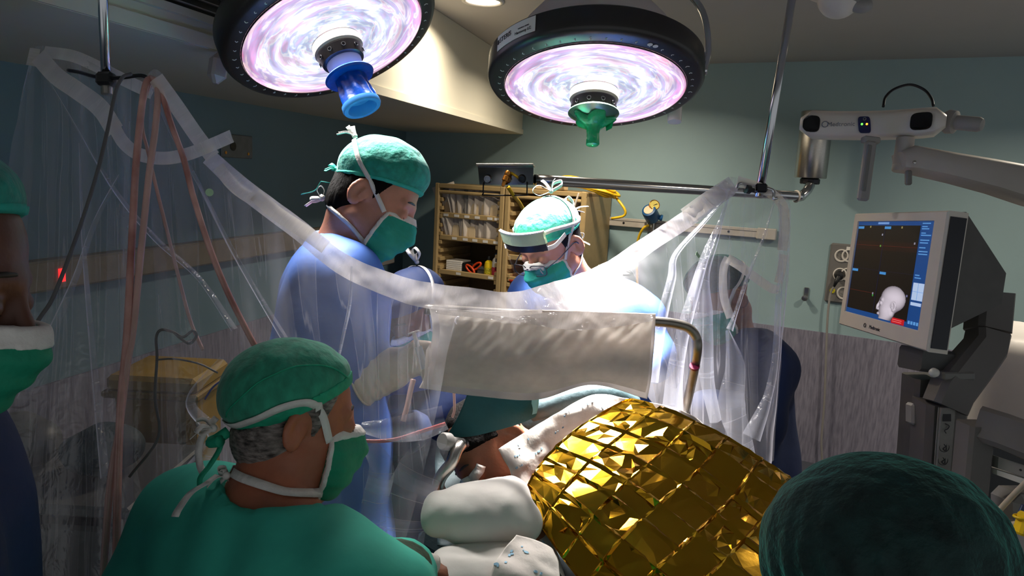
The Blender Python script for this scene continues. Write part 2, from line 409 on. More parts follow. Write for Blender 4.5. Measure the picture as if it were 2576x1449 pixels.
CAPBANDT = mat('teal_cap_band', (36, 168, 150), 0.75, noise=0.12, scale=60, bump=0.3)
MASKT = mat('teal_mask_fabric', (40, 170, 150), 0.75, noise=0.08, scale=40, bump=0.25, bscale=80)
MASKG = mat('green_mask_fabric', (12, 138, 104), 0.75, noise=0.08, scale=40, bump=0.25, bscale=80)
MASKW = mat('white_tape_fabric', (226, 220, 214), 0.8, noise=0.05, scale=60, bump=0.25, bscale=120)
SCRUB = mat('green_scrub_cloth', (56, 176, 152), 0.85, noise=0.1, scale=14, bump=0.35, bscale=9)
GOWN = mat('blue_gown_cloth', (66, 108, 190), 0.7, noise=0.1, scale=10, bump=0.3, bscale=10)
GOWND = mat('navy_gown_cloth', (24, 42, 84), 0.75, noise=0.12, scale=10, bump=0.3, bscale=12)
SKIN = mat('skin', (186, 128, 104), 0.5, noise=0.1, scale=30, bump=0.08, bscale=140, sss=0.15)
SKINT = mat('tanned_skin', (168, 100, 72), 0.5, noise=0.12, scale=30, bump=0.1, bscale=140, sss=0.15)
SKIND = mat('brown_skin', (124, 74, 48), 0.5, noise=0.12, scale=30, bump=0.08, bscale=140, sss=0.1)
HAIRB = mat('black_hair', (12, 9, 8), 0.8, spec=.08, noise=0.4, scale=160, bump=0.4, bscale=220, stretch=(1, 1, 0.25))
HAIRG = mat('greying_hair', (70, 62, 58), 0.55, noise=0.6, scale=160, bump=0.8, bscale=200, stretch=(0.4, 0.4, 1.0), col2=(128, 118, 112))
GLOVE = mat('latex_glove', (222, 206, 186), 0.4, noise=0.06, scale=30, bump=0.15, bscale=60, sss=0.1)
TEALCLOTH = mat('teal_surgical_sheet', (8, 76, 82), 0.75, noise=0.12, scale=20, bump=0.3, bscale=20)
TEALD = mat('dark_teal_cushion', (10, 40, 45), 0.7, noise=0.1, scale=20, bump=0.2)
PADW = mat('white_nonwoven', (222, 214, 206), 0.85, noise=0.06, scale=30, bump=0.45, bscale=26)
PILLOW = mat('white_pillow_cotton', (222, 216, 208), 0.85, noise=0.04, scale=14, bump=0.25, bscale=12)

# ------------------------------------------------------------------ room
def struct(name, mb, m, parent=None): return obj(name, mb, m, parent, kind='structure')
E0 = WB(1313, 338); ZS = float(E0[2])
_r = ray(75, 0); FP = CAM + _r * ((ZS - CZ) / _r[2])
SV = n3(FP - E0)                                   # soffit runs this way, from the back wall towards us on the left
C0 = WB(1022, 322); C0[2] = 0
SN = np.array([SV[1], -SV[0], 0.0]); SN = -SN if SN[0] < 0 else SN          # points into the room from the left wall
struct('floor', MB().box((1.2, 2.6, -0.05), (9, 8.2, 0.1)), FLOORM)
struct('ceiling', MB().box((1.2, 2.6, CEIL + 0.06), (9, 8.2, 0.12)), CEILP)
a0 = float((C0 - WP0) @ WA)
mid = wl((a0 - .3 + 3.6) / 2, -0.06, CEIL / 2)
struct('wall_back', MB().box(mid, (3.6 - a0 + .3, 0.12, CEIL), WALLR), WALLP)
mid = wl((a0 + .0 + 3.6) / 2, 0.005, 0.43)
struct('trim_1', MB().box(mid, (3.6 - a0, 0.012, 0.86), WALLR), DADO)
LR = np.array([SV, -SN, UZ]).T
LL = 6.2
struct('wall_left', MB().box(C0 + SV * (LL / 2 - .1) - SN * 0.06 + UZ * CEIL / 2, (LL + .2, 0.12, CEIL), LR), mat('left_wall_shaded_paint', (112, 140, 152), .55, noise=.03, scale=3))  # same wall paint, its colour darkened and blued for shade under the soffit
e0 = E0.copy(); e0[2] = 0
wsof = float((e0 - C0) @ SN)
sm_ = MB().prism([C0 + UZ*ZS - SV*.05, e0 + UZ*ZS - SV*.02, e0 + SV*LL + UZ*ZS, C0 + SV*LL + UZ*ZS], UZ * (CEIL - ZS - .002))
struct('trim_2', sm_, SOFFP)
# narrow bead along the lower edge of the soffit face
struct('trim_3', MB().box(e0 + SV * (LL/2) + SN * 0.004 + UZ * (ZS + 0.018), (LL, 0.012, 0.034), LR), SOFFP)
def wln(s, off, z): return C0 + SV * s + SN * off + UZ * z        # point on the left wall: s towards us, off into the room

# air grille in the soffit face
g = thing('air_grille', 'black slatted air grille in the beige soffit above the left lamp', 'air vent', e0 + SV*2.2 + UZ*2.2)
s0 = ((CAM + ray(620, 40) * 1.0) - e0)
def soff_hit(px, py):
    R = ray(px, py); t = ((e0 - CAM) @ SN) / (R @ SN); return CAM + R * t
p_r = soff_hit(588, 46); p_l = soff_hit(395, 0)
sa, sb = float((p_r - e0) @ SV), float((p_l - e0) @ SV) + .25
zb = float(p_r[2]) - .02; zt = zb + 0.2
fr = MB()
for (u0, u1, z0, z1) in ((sa-.02, sb+.02, zb-.02, zb), (sa-.02, sb+.02, zt, zt+.02), (sa-.02, sa, zb, zt), (sb, sb+.02, zb, zt)):
    fr.box(e0 + SV*(u0+u1)/2 + SN*.008 + UZ*(z0+z1)/2, (u1-u0, .016, z1-z0), LR)
obj('frame', fr, SOFFP, g)
obj('backing', MB().box(e0 + SV*(sa+sb)/2 + SN*.002 + UZ*(zb+zt)/2, (sb-sa, .004, zt-zb), LR), BLACK, g)
for k in range(9):
    obj('slat', MB().box(e0 + SV*(sa+sb)/2 + SN*.008 + UZ*(zb + .012 + k*.0215), (sb-sa, .012, .003), LR), GREYP, g)

# recessed downlights (one in view, two unseen ones added to light the back wall)
DLG = mat('downlight_glow', (255, 240, 215), 0.4, emit=(255, 238, 212), estr=6.0)
def downlight(p, label, power):
    t = thing('ceiling_downlight', label, 'ceiling light', p, 'recessed ceiling downlights')
    obj('trim_ring', MB().lathe(p, -UZ, [(.098, 0), (.098, .006), (.082, .008), (.078, .001)], 36, False), WHITEP, t, True)
    obj('diffuser', MB().lathe(p, -UZ, [(.08, .001), (.06, .0045), (.001, .005)], 36, False), DLG, t, True)
    if power:
        l = bpy.data.lights.new('downlight', 'AREA'); l.shape = 'DISK'; l.size = .15; l.energy = power; l.color = (1, .88, .7); l.spread = math.radians(150)
        lo = bpy.data.objects.new('downlight', l); COL.objects.link(lo); lo.location = tuple(p - UZ*.012)
_r = ray(1215, 2); dl0 = CAM + _r * ((CEIL - CZ) / _r[2])
for q_, lb in ((np.array([.42, 4.15, CEIL]), 'ceiling downlight by the back wall, hidden above the green handled lamp'), (np.array([2.25, 2.75, CEIL]), 'ceiling downlight by the back wall, beyond the right edge of the picture'),):
    downlight(q_, lb, DOWNLIGHT_POWER * 1.4)
downlight(dl0, 'round lit downlight in the ceiling between the two surgical lamps', DOWNLIGHT_POWER)

# ------------------------------------------------------------------ surgical lamps
def lamp_glass():
    m = bpy.data.materials.new('lamp_glass'); m.use_nodes = True; nt = m.node_tree; N = nt.nodes; L = nt.links
    b = N['Principled BSDF']; uv = N.new('ShaderNodeUVMap'); uv.uv_map = 'UVMap'
    sx = N.new('ShaderNodeSeparateXYZ'); L.new(uv.outputs[0], sx.inputs[0])       # u: angle, v: radius
    mp = N.new('ShaderNodeMapping'); L.new(uv.outputs[0], mp.inputs[0])
    tc = N.new('ShaderNodeTexCoord')
    cx = N.new('ShaderNodeCombineXYZ'); a2 = N.new('ShaderNodeMath'); a2.operation = 'MULTIPLY'; a2.inputs[1].default_value = 2*math.pi; L.new(sx.outputs[0], a2.inputs[0])
    c1 = N.new('ShaderNodeMath'); c1.operation = 'COSINE'; L.new(a2.outputs[0], c1.inputs[0]); s1 = N.new('ShaderNodeMath'); s1.operation = 'SINE'; L.new(a2.outputs[0], s1.inputs[0])
    v5 = N.new('ShaderNodeMath'); v5.operation = 'MULTIPLY'; v5.inputs[1].default_value = 5.5; L.new(sx.outputs[1], v5.inputs[0])
    L.new(c1.outputs[0], cx.inputs[0]); L.new(s1.outputs[0], cx.inputs[1]); L.new(v5.outputs[0], cx.inputs[2])
    n1 = N.new('ShaderNodeTexNoise'); n1.inputs['Scale'].default_value = 1.6; n1.inputs['Detail'].default_value = 6; n1.inputs['Distortion'].default_value = 1.2; L.new(cx.outputs[0], n1.inputs['Vector'])
    r1 = N.new('ShaderNodeValToRGB'); e = r1.color_ramp.elements
    e[0].position = .30; e[0].color = (*srgb((206, 128, 190)), 1); e[1].position = .72; e[1].color = (*srgb((250, 215, 205)), 1)
    for p, c in ((.40, (176, 156, 216)), (.47, (160, 180, 226)), (.54, (255, 255, 255)), (.62, (232, 176, 214))):
        k = e.new(p); k.color = (*srgb(c), 1)
    L.new(n1.outputs[0], r1.inputs[0])
    # radial tint: bluish white in the middle, rosy at the rim
    r2 = N.new('ShaderNodeValToRGB'); e = r2.color_ramp.elements
    e[0].position = .2; e[0].color = (*srgb((225, 236, 255)), 1); e[1].position = 1; e[1].color = (*srgb((255, 160, 160)), 1)
    k = e.new(.7); k.color = (*srgb((228, 214, 240)), 1); k = e.new(.9); k.color = (*srgb((230, 160, 206)), 1); L.new(sx.outputs[1], r2.inputs[0])
    mx = N.new('ShaderNodeMix'); mx.data_type = 'RGBA'; mx.inputs[0].default_value = .45; L.new(r1.outputs[0], mx.inputs[6]); L.new(r2.outputs[0], mx.inputs[7])
    n2 = N.new('ShaderNodeTexNoise'); n2.inputs['Scale'].default_value = 1.1; n2.inputs['Detail'].default_value = 3; L.new(cx.outputs[0], n2.inputs['Vector'])
    mr = N.new('ShaderNodeMapRange'); mr.inputs['From Min'].default_value = .40; mr.inputs['From Max'].default_value = .66; mr.inputs['To Min'].default_value = .82*LAMP_GLOW; mr.inputs['To Max'].default_value = 1.75*LAMP_GLOW; L.new(n2.outputs[0], mr.inputs['Value'])
    L.new(mx.outputs[2], b.inputs['Emission Color']); L.new(mr.outputs[0], b.inputs['Emission Strength'])
    b.inputs['Base Color'].default_value = (.1, .1, .1, 1); b.inputs['Roughness'].default_value = .15
    return m
LGLASS = lamp_glass()
LSHELL = mat('lamp_shell_grey', (176, 166, 162), 0.35, noise=0.03)
LDOME = mat('lamp_dome_smoked', (205, 192, 188), 0.3, noise=0.03)
BLUEH = mat('blue_handle_cover', (4, 74, 176), 0.28, noise=0.12, scale=25, bump=0.3, bscale=30)
BLUEL = mat('pale_blue_ring', (60, 132, 205), 0.4, noise=0.05)
GREENH = mat('green_handle_cover', (20, 160, 96), 0.28, noise=0.15, scale=30, bump=0.4, bscale=40)
LSTEEL = mat('lamp_hub_steel', (206, 196, 182), 0.35, 0.25, noise=0.04)
def polar_disc(c, ax, x, r0, r1, sag, nu=96, nv=14):
    z = n3(ax); x = n3(np.array(x) - z*(np.array(x) @ z)); y = np.cross(z, x)
    P = np.zeros((nu, nv, 3))
    for i, a in enumerate(np.linspace(0, 2*math.pi, nu)):
        for j, t in enumerate(np.linspace(0, 1, nv)):
            r = r0 + (r1 - r0)*t; P[i, j] = c + (x*math.cos(a) + y*math.sin(a))*r + z*sag*(1 - (r/r1)**2)
    return P
def surgical_lamp(key, c, ax, label, roll, RO, aim):
    z = n3(ax); x = CX*math.cos(roll) + CF*math.sin(roll); x = n3(x - z*(x @ z)); y = np.cross(z, x); s = RO / .345
    t = thing('surgical_lamp', label, 'surgical lamp', c, 'ceiling mounted surgical lamps')
    at = lambda r, a, h: c + (x*math.cos(a) + y*math.sin(a))*r*s + z*h*s
    # z points out of the lamp, the glass lies at h = 0
    obj('rim', MB().lathe(c, z, [(r*s, h*s) for r, h in ((.288, .004), (.292, -.002), (.325, -.004), (.337, -.010), (.345, -.022), (.345, -.082), (.335, -.090), (.22, -.094))], 96, False), LBLACK, t, 'auto')
    obj('glass', MB(), None, t) if False else link('glass', grid_mesh('glass', polar_disc(c, z, x, .06*s, .291*s, .012*s)), LGLASS, t)
    obj('dome', MB().lathe(c, z, [(r*s, h*s) for r, h in ((.262, -.090), (.258, -.13), (.24, -.19), (.20, -.24), (.12, -.275), (.001, -.285))], 64, False), LSHELL if key == 'blue' else LDOME, t, True)
    tk = MB()
    for k in range(44):
        a = 2*math.pi*k/44; L_ = .012 if k % 4 == 0 else .008
        q0 = at(.303, a, -.0015); q1 = at(.303 + L_*.5, a + .012, -.0018); q2 = at(.303 + L_, a - .004, -.0022)
        tk.ribbon([q0, q1, q2], np.cross(z, q2 - q0), .0022*s, .001, 3)
    for a in (1.1, 1.16):
        tk.lathe(at(.313, a, -.0022), z, [(.008*s, 0), (.008*s, .0012)], 10)
    obj('dial_marks', tk, LABEL, t, kind='stuff')
    # hub and sterile handle
    obj('hub_ring', MB().lathe(c, z, [(r*s, h*s) for r, h in ((.074, .004), (.078, .012), (.078, .040), (.072, .046), (.03, .046))], 40, False), LSTEEL, t, 'auto')
    hb = obj('hub_collar', MB().lathe(c, z, [(r*s, h*s) for r, h in ((.071, .044), (.074, .05), (.066, .080), (.058, .084), (.02, .084))], 40, False), LBLACK, t, 'auto')
    for k in range(10):
        a = 2*math.pi*k/10; p = at(.0705, a, .064); d = n3(p - c - z*((p - c) @ z))
        obj('hub_hole', MB().torus(p + d*.001, d, .006*s, .0016*s, 14, 6), BLACK, hb)
    if key == 'blue':
        obj('handle_neck', MB().lathe(c, z, [(r*s, h*s) for r, h in ((.056, .084), (.054, .10), (.042, .128), (.040, .135))], 32, False), mat('pale_lamp_cone', (205, 212, 235), .4, noise=.03), t, True)
        fl = MB(); pr = [(.045, .128), (.074, .130), (.078, .135), (.074, .141), (.045, .143)]
        obj('handle_flange', fl.lathe(c, z, [(r*s, h*s) for r, h in pr], 48, False), BLUEH, t, 'auto')
        rg = []
        for i, (r, h) in enumerate([(.046, .14), (.047, .155), (.047, .17), (.049, .19), (.052, .21), (.056, .232)]):
            rg.append([at(r + .0035*math.sin(a*9 + i*.5)*(1 if 0 < i < 5 else .3) + .002*math.sin(a*5 + 2*i), a, h) for a in np.linspace(0, 2*math.pi, 72, endpoint=False)])
        obj('handle_cover', MB().rings(rg, False), BLUEH, t, True)
        obj('handle_end_ring', MB().lathe(c, z, [(r*s, h*s) for r, h in ((.055, .228), (.060, .231), (.061, .243), (.058, .249), (.046, .249), (.042, .236), (.040, .215), (.001, .212))], 40, False), BLUEL, t, 'auto')
        for k, (aa) in enumerate((-2.75, -2.25)):    # two pale label plates on the rim
            obj('rim_plate', MB().box(at(.347, aa, -.05), (.075*s, .004, .05*s), np.array([n3(np.cross(z, at(.3, aa, 0) - c)), n3(at(.3, aa, 0) - c), z]).T, .001), GREYP, t)
        # rear grip
        obj('side_grip', MB().box(W(548, 172, 1.96), (.05, .05, .085), np.array([n3(CX - .15*CU), CF, n3(CU + .15*CX)]).T, .02), LSHELL, t)
    else:
        obj('handle_flange', MB().lathe(c, z, [(r*s, h*s) for r, h in ((.05, .078), (.080, .082), (.082, .087), (.06, .102), (.034, .110))], 40, False), mat('green_tinted_steel', (110, 140, 118), .25, .6, noise=.1), t, 'auto')
        rg = []
        for i, (r, h) in enumerate([(.030, .098), (.056, .096), (.060, .106), (.052, .120), (.034, .130), (.0215, .138), (.020, .155), (.0205, .174), (.021, .190), (.019, .193), (.002, .194)]):
            am = (0, .012, .010, .006, .003, .001, 0, .0006, .0006, 0, 0)[i]
            rg.append([at(r + am*math.sin(a*5 + 1) + am*.5*math.sin(a*8), a, h + am*.6*math.sin(a*4)) for a in np.linspace(0, 2*math.pi, 60, endpoint=False)])
        obj('handle_cover', MB().rings(rg, False), GREENH, t, True)
        tg = MB().prism([at(.05, .0, .10), at(.066, .25, .108), at(.06, .25, .140), at(.042, .1, .146), at(.04, -.1, .12)], y*.003)
        obj('cover_flap', tg, GREENH, t)
    # suspension yoke up to the ceiling
    yk = MB(); up = -z
    tip = c - z*.42*s
    if key == 'blue':
        yk.tube([at(.345, -1.2, -.05), at(.42, -1.2, -.16), at(.36, -1.2, -.30), at(.1, -1.2, -.36), tip], .022*s, 12)
    else:
        yk.tube([at(.342, .15, -.04), at(.356, .15, -.14), at(.33, .12, -.28), at(.22, .1, -.38), at(.05, 0, -.40)], .011*s, 12)
        obj('side_grip', MB().cyl(at(.352, -.55, -.06), at(.352, -.55, .022), .026*s, .024*s, 18), WHITEP, t, 'auto')
    obj('yoke', yk, CHROME if key == 'green' else LSHELL, t, True)
    # the light itself
    l = bpy.data.lights.new('surgical_light', 'AREA'); l.shape = 'DISK'; l.size = .52*s; l.energy = LAMP_POWER[key]; l.color = (1, .965, .93); l.spread = LAMP_SPREAD[key]
    lo = bpy.data.objects.new('surgical_light', l); COL.objects.link(lo); p = c + z*.015*s; dz = -z; dx = x; dy = np.cross(dz, dx)
    lo.matrix_world = Matrix(((dx[0], dy[0], dz[0], p[0]), (dx[1], dy[1], dz[1], p[1]), (dx[2], dy[2], dz[2], p[2]), (0, 0, 0, 1)))
    return t, at, x, y, z
surgical_lamp('blue', W(842, 100, 1.85), cdir(.385, -.907, -.16), 'black rimmed surgical lamp with a blue handle cover', 0.0, .284, None)
lt, at2, x2, y2, z2 = surgical_lamp('green', W(1495, 222, 2.02), cdir(-.05, -.98, -.17), 'black rimmed surgical lamp with a green handle cover', 0.0, .302, None)
# maker's plate on the rim of the second lamp

def rim_at(px):
    best = min(np.linspace(-math.pi, math.pi, 721), key=lambda a: (abs(1288 + F*((at2(.346, a, -.05) - CAM) @ CX)/((at2(.346, a, -.05) - CAM) @ CF) - px) + (1000 if (at2(.3, a, 0) - at2(0, 0, 0)) @ CF > 0 else 0)))
    return best
a_l, a_r = rim_at(1253), rim_at(1347)
# the side of the rim we see is the far outer wall turned to us: pick whichever side shows above the glass
pl = MB(); rr = [[at2(.3475, a, h) for h in (-.03, -.078)] + [at2(.3462, a, h) for h in (-.078, -.03)] for a in np.linspace(a_l, a_r, 14)]
lp = obj('maker_plate', pl.rings(rr), LABEL, lt)
def rim_text(body, size, a, h):
    n = n3(at2(1, a, 0) - at2(0, 0, 0)); up = -z2; rt = np.cross(up, n)
    text(body, size, at2(.3482, a, h), rt, up, INK, lp)
w_ = a_r - a_l
rim_text('STERIS', .019, a_l + w_*.28, -.056); rim_text('Harmony LC', .0105, a_l + w_*.74, -.044); rim_text('LIGHTING SYSTEM', .0045, a_l + w_*.75, -.056)
for _k in range(3): obj('logo_bar', MB().box(at2(.3482, a_l + w_*(.03 + .018*_k), -.056), (.0016, .0016, .012), np.array([n3(np.cross(-z2, at2(1, a_l, 0) - at2(0, 0, 0))), n3(at2(1, a_l, 0) - at2(0, 0, 0)), -z2]).T), INK, lp)

for _m, _f in ((MASKT, .25), (PADW, .25), (CAPT, .15)): translucent(_m, _f)

_b = CAPD.node_tree.nodes['Principled BSDF']; _b.inputs['Sheen Weight'].default_value = .8; _b.inputs['Sheen Tint'].default_value = (.05, .5, .4, 1); _b.inputs['Sheen Roughness'].default_value = .35

# ------------------------------------------------------------------ bookcases of the consumables store
def wbox(mb, a0, a1, o0, o1, z0, z1, b=0.0): return mb.box(wl((a0+a1)/2, (o0+o1)/2, (z0+z1)/2), (abs(a1-a0), abs(o1-o0), abs(z1-z0)), WALLR, b)
DEP = .5; ZT = 1.655
def cabinet(al, ar, label, trays, visible_side):
    t = thing('storage_cabinet', label, 'cabinet', wl((al+ar)/2, DEP/2, 0), 'tall beige storage cabinets')
    th = .036
    for sgn, a in ((-1, al), (1, ar)):
        i = a + (th if sgn < 0 else -th)
        obj('side_panel', wbox(MB(), min(a, i), max(a, i), .02, DEP - .012, 0.06, ZT - .01, .004), BEIGE, t)
        st = MB(); wbox(st, min(a, i) - .0, max(a, i), DEP - .012, DEP, 0.06, ZT, .006)
        obj('front_post', st, BEIGE, t)
        z = 0.16
        while z < ZT - .09:
            u0, u1 = (i, i + .024) if sgn < 0 else (i - .024, i)
            r = MB(); wbox(r, u0, u1, .06, DEP - .016, z, z + .028, .003)
            obj('runner', r, BEIGE, t); z += .062
    obj('top_panel', wbox(MB(), al, ar, .02, DEP - .002, ZT - .035, ZT - .004, .004), BEIGE, t)
    obj('front_rail', wbox(MB(), al + .01, ar - .01, DEP - .03, DEP - .004, ZT - .075, ZT - .05, .008), BEIGE, t)
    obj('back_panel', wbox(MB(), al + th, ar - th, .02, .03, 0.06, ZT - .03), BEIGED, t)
    obj('base', wbox(MB(), al, ar, .02, DEP - .01, 0, 0.06, .004), BEIGE, t)
    for (z, tabs) in trays:
        tr = MB(); wbox(tr, al + th + .004, ar - th - .004, .05, DEP - .03, z - .006, z)
        wbox(tr, al + th + .004, ar - th - .004, DEP - .036, DEP - .018, z - .022, z + .016, .005)
        to = obj('tray', tr, GREYP if False else BEIGE, t)
        for a in tabs:
            obj('label_tag', wbox(MB(), a - .02, a + .02, DEP - .0185, DEP - .016, z - .012, z + .006), LABEL, to)
    return t
AL, AR = aof(1091, 560, DEP), aof(1263, 600, DEP)
BL, BR = AR + .006, aof(1470, 560, DEP)
def zof(px, py, off): return float(WB(px, py, off)[2])
za = zof(1180, 545, DEP); zb_ = zof(1180, 603, DEP); zc_ = zof(1165, 690, DEP)
w1 = AR - AL
tagsA = [AL + w1*f for f in (.16, .32, .47, .62, .80, .90)]
cabinet(AL, AR, 'tall beige storage cabinet of envelopes, left of the pair', [(za, tagsA), (zb_, [AL + w1*f for f in (.3, .46, .6, .75, .9)]), (zc_, [AL + w1*f for f in (.38, .85)])], False)
w2 = BR - BL
cabinet(BL, BR, 'tall beige storage cabinet behind the surgeon with glasses, right of the pair', [(za - .02, [BL + w2*f for f in (.3, .7)]), (zb_ - .09, [BL + w2*f for f in (.25, .8)]), (zc_ + .01, []), (zc_ - .25, [])], True)
# envelopes standing in the trays: every one a thing
def envelope_mesh(seed):
    r = np.random.default_rng(seed); P = np.zeros((5, 7, 3))
    for i, u in enumerate(np.linspace(-.5, .5, 5)):
        for j, v in enumerate(np.linspace(0, 1, 7)):
            P[i, j] = (u*.15, .010*math.sin(3*u + r.uniform(0, 6)) * v + .006*v*v, v*.2)
    return grid_mesh('envelope', P)
EM = [envelope_mesh(s) for s in range(3)]
for e in EM[:2]: e.materials.append(PAPER)
EM[2].materials.append(PAPER2)
def put_envelope(a, off, z, lean, turn, k, s, label):
    o = bpy.data.objects.new('paper_envelope', EM[k]); COL.objects.link(o)
    md = o.modifiers.new('thickness', 'SOLIDIFY'); md.thickness = .005
    M = Matrix([[*(np.array(WALLR)[i]), 0] for i in range(3)] + [[0, 0, 0, 1]])
    o.matrix_world = Matrix.Translation(Vector(wl(a, off, z))) @ M @ Matrix.Rotation(turn, 4, 'Z') @ Matrix.Rotation(lean, 4, 'Y') @ Matrix.Scale(s, 4)
    setp(o, label, 'envelope', 'paper envelopes in the cabinet trays')
for row, z in ((0, za), (1, zb_)):
    place = 'upper' if row == 0 else 'lower'
    n = 17 if row == 0 else 24
    for k in range(n):
        f = (k + .5)/n; a = AL + .075 + (w1 - .15)*f
        lean = -.36*(1 - f*1.6) if f < .5 else -.02 + .05*random.uniform(-1, 1)
        km = 2 if (row == 0 and k in (7, 8)) else random.choice((0, 1))
        sc = .92 + .2*random.random() if row == 0 else .82 + .1*random.random()
        if row == 0 and k in (7,): lean = .5; sc = 1.02
        nth = lambda q: ('first second third fourth fifth sixth seventh eighth ninth tenth eleventh twelfth'.split()[q])
        which = (nth(k) + ' from the left') if k < n/2 else (nth(n-1-k) + ' from the right')
        put_envelope(a, DEP - .10 + .02*random.uniform(-1, 1), z + .002, lean, 1.57*.5 if km == 2 else random.uniform(.45, 1.0), km, sc,
                     '%s envelope standing in the %s tray of envelopes, %s' % ('grey film' if km == 2 else 'white paper', place, which))
    for k, f in enumerate((.06, .24, .56, .74, .90) if row == 0 else (.05, .22, .40, .52)):
        d = MB(); a = AL + .06 + (w1 - .12)*f
        d.prism([wl(a - .03, DEP - .05, z), wl(a + .03, DEP - .05, z), wl(a + .027, DEP - .05, z + .075), wl(a + .018, DEP - .05, z + .09), wl(a - .018, DEP - .05, z + .09), wl(a - .027, DEP - .05, z + .075)], -WN*.004)
        setp(obj('tray_divider', d, CREAM), ['cream divider at the left end of the %s tray', 'second cream divider from the left in the %s tray', 'third cream divider from the left in the %s tray', 'fourth cream divider from the left in the %s tray', 'fifth cream divider from the left in the %s tray'][k] % place, 'divider', 'cream tray dividers')
# lower tray: white boxes, cutter, bottles
for k in range(6):
    b = MB(); wbox(b, AL + .085, AL + .215, DEP - .19, DEP - .055, zc_ + .002 + k*.0135, zc_ + .0145 + k*.0135, .002)
    setp(obj('flat_box', b, LABEL), ['lowest', 'second lowest', 'third lowest', 'third highest', 'second highest', 'topmost'][k] + ' flat white box in the stack beside the orange scissors', 'box', 'flat white boxes in a stack')
b = MB(); wbox(b, AL + .22, AL + .31, DEP - .2, DEP - .06, zc_ + .001, zc_ + .075, .003)
setp(obj('black_case', b, BLACK), 'black case beside the stack of flat white boxes', 'case')
t = thing('scissors', 'orange handled scissors lying on the cabinet tray', 'scissors', wl(AL + .33, DEP - .08, zc_))
ORANGE = mat('orange_plastic', (214, 70, 24), .4)
for s in (-1, 1):
    obj('handle', MB().tube([wl(AL + .32 + .035*math.cos(q) + .02*s, DEP - .055 - .01*s, zc_ + .048 + .02*math.sin(q) + .02*s*math.cos(q) + .012*s) for q in np.linspace(0, 2*math.pi, 9)[:-1]], .008, 8, 4, True), ORANGE, t, True)
obj('blade', MB().box(wl(AL + .40, DEP - .06, zc_ + .05), (.09, .004, .014), WALLR), STEEL, t)
b = MB(); wbox(b, AL + .345, AL + .41, DEP - .13, DEP - .065, zc_ + .001, zc_ + .06, .004)
setp(obj('grey_box', b, DGREY), 'grey open box behind the yellow bottle', 'box')
def bottle(name, label, a, off, z, prof, body, cap, band, lab):
    t = thing(name, label, 'bottle', wl(a, off, z))
    obj('body', MB().lathe(wl(a, off, z + .001), UZ, prof, 24), body, t, 'auto')
    r, h = prof[-1]
    obj('cap', MB().lathe(wl(a, off, z + h), UZ, [(.012, -.004), (.0125, .018), (.009, .024)], 16), cap, t, 'auto')
    rb = prof[1][0] + .0008
    an = np.linspace(-1.2, 1.2, 14); f = lambda q, zz: wl(a, off, z) + (WA*math.sin(q) + WN*math.cos(q))*rb + UZ*zz
    m = MB(); m.rings([[f(q, lab[0]), f(q, lab[1]), f(q, lab[1]) - WN*.0006, f(q, lab[0]) - WN*.0006] for q in an])
    obj('label_band', m, band, t)
YEL = mat('yellow_bottle', (222, 192, 30), .35)
bottle('yellow_bottle', 'yellow bottle on the lower cabinet tray', AL + .435, DEP - .075, zc_, [(.030, 0), (.032, .008), (.032, .075), (.028, .098), (.012, .112), (.011, .118)], YEL, BLACK, mat('yellow_print', (60, 60, 20), .5, noise=.9, scale=150, col2=(200, 180, 40)), (.018, .06))
bottle('dispenser_bottle', 'white bottle with a pink label and blue cap, right of the yellow one', AL + .495, DEP - .075, zc_, [(.029, 0), (.030, .01), (.030, .10), (.024, .125), (.013, .138), (.012, .142)], WHITEP, BLUEM, mat('pink_label', (196, 62, 76), .5, noise=.25, scale=60), (.015, .07))
# red tub and small things in the second cabinet
t = thing('red_tub', 'orange red plastic tub in the cabinet beside the masked surgeon', 'tub', wl(BL + .16, DEP - .1, zc_ - .24))
zt_ = zof(1290, 707, DEP)
tb = MB(); c = BL + .2
tb.prism([wl(c - .12, DEP - .06, zt_ - .18), wl(c + .16, DEP - .06, zt_ - .18), wl(c + .18, DEP - .03, zt_), wl(c - .14, DEP - .03, zt_)], -WN*.3)
obj('tub_body', tb, mat('red_plastic', (190, 48, 22), .45), t)
obj('tub_rim', wbox(MB(), c - .15, c + .19, DEP - .34, DEP - .016, zt_ - .012, zt_ + .012, .008), mat('red_plastic', (190, 48, 22)), t)
zz = zb_ - .09
for k, (f, wd_, hh, m_) in enumerate(((.18, .05, .09, LABEL), (.30, .07, .05, CREAM), (.72, .06, .12, PAPER2))):
    b = MB(); wbox(b, BL + w2*f, BL + w2*f + wd_, DEP - .2, DEP - .07, za - .018, za - .018 + hh, .003)
    setp(obj('supply_box', b, m_), ['small white supply box in the second cabinet beside the hose', 'low cream supply box in the second cabinet', 'grey supply box behind the surgeon\'s cap bow'][k], 'box')
b = MB().box(wl(BR - .09, DEP - .08, za + .09), (.012, .16, .26), WALLR @ np.array(Matrix.Rotation(.28, 3, 'Y')), .002)
setp(obj('leaning_folder', b, PAPER), 'white folder leaning on the inside of the right cabinet', 'folder')
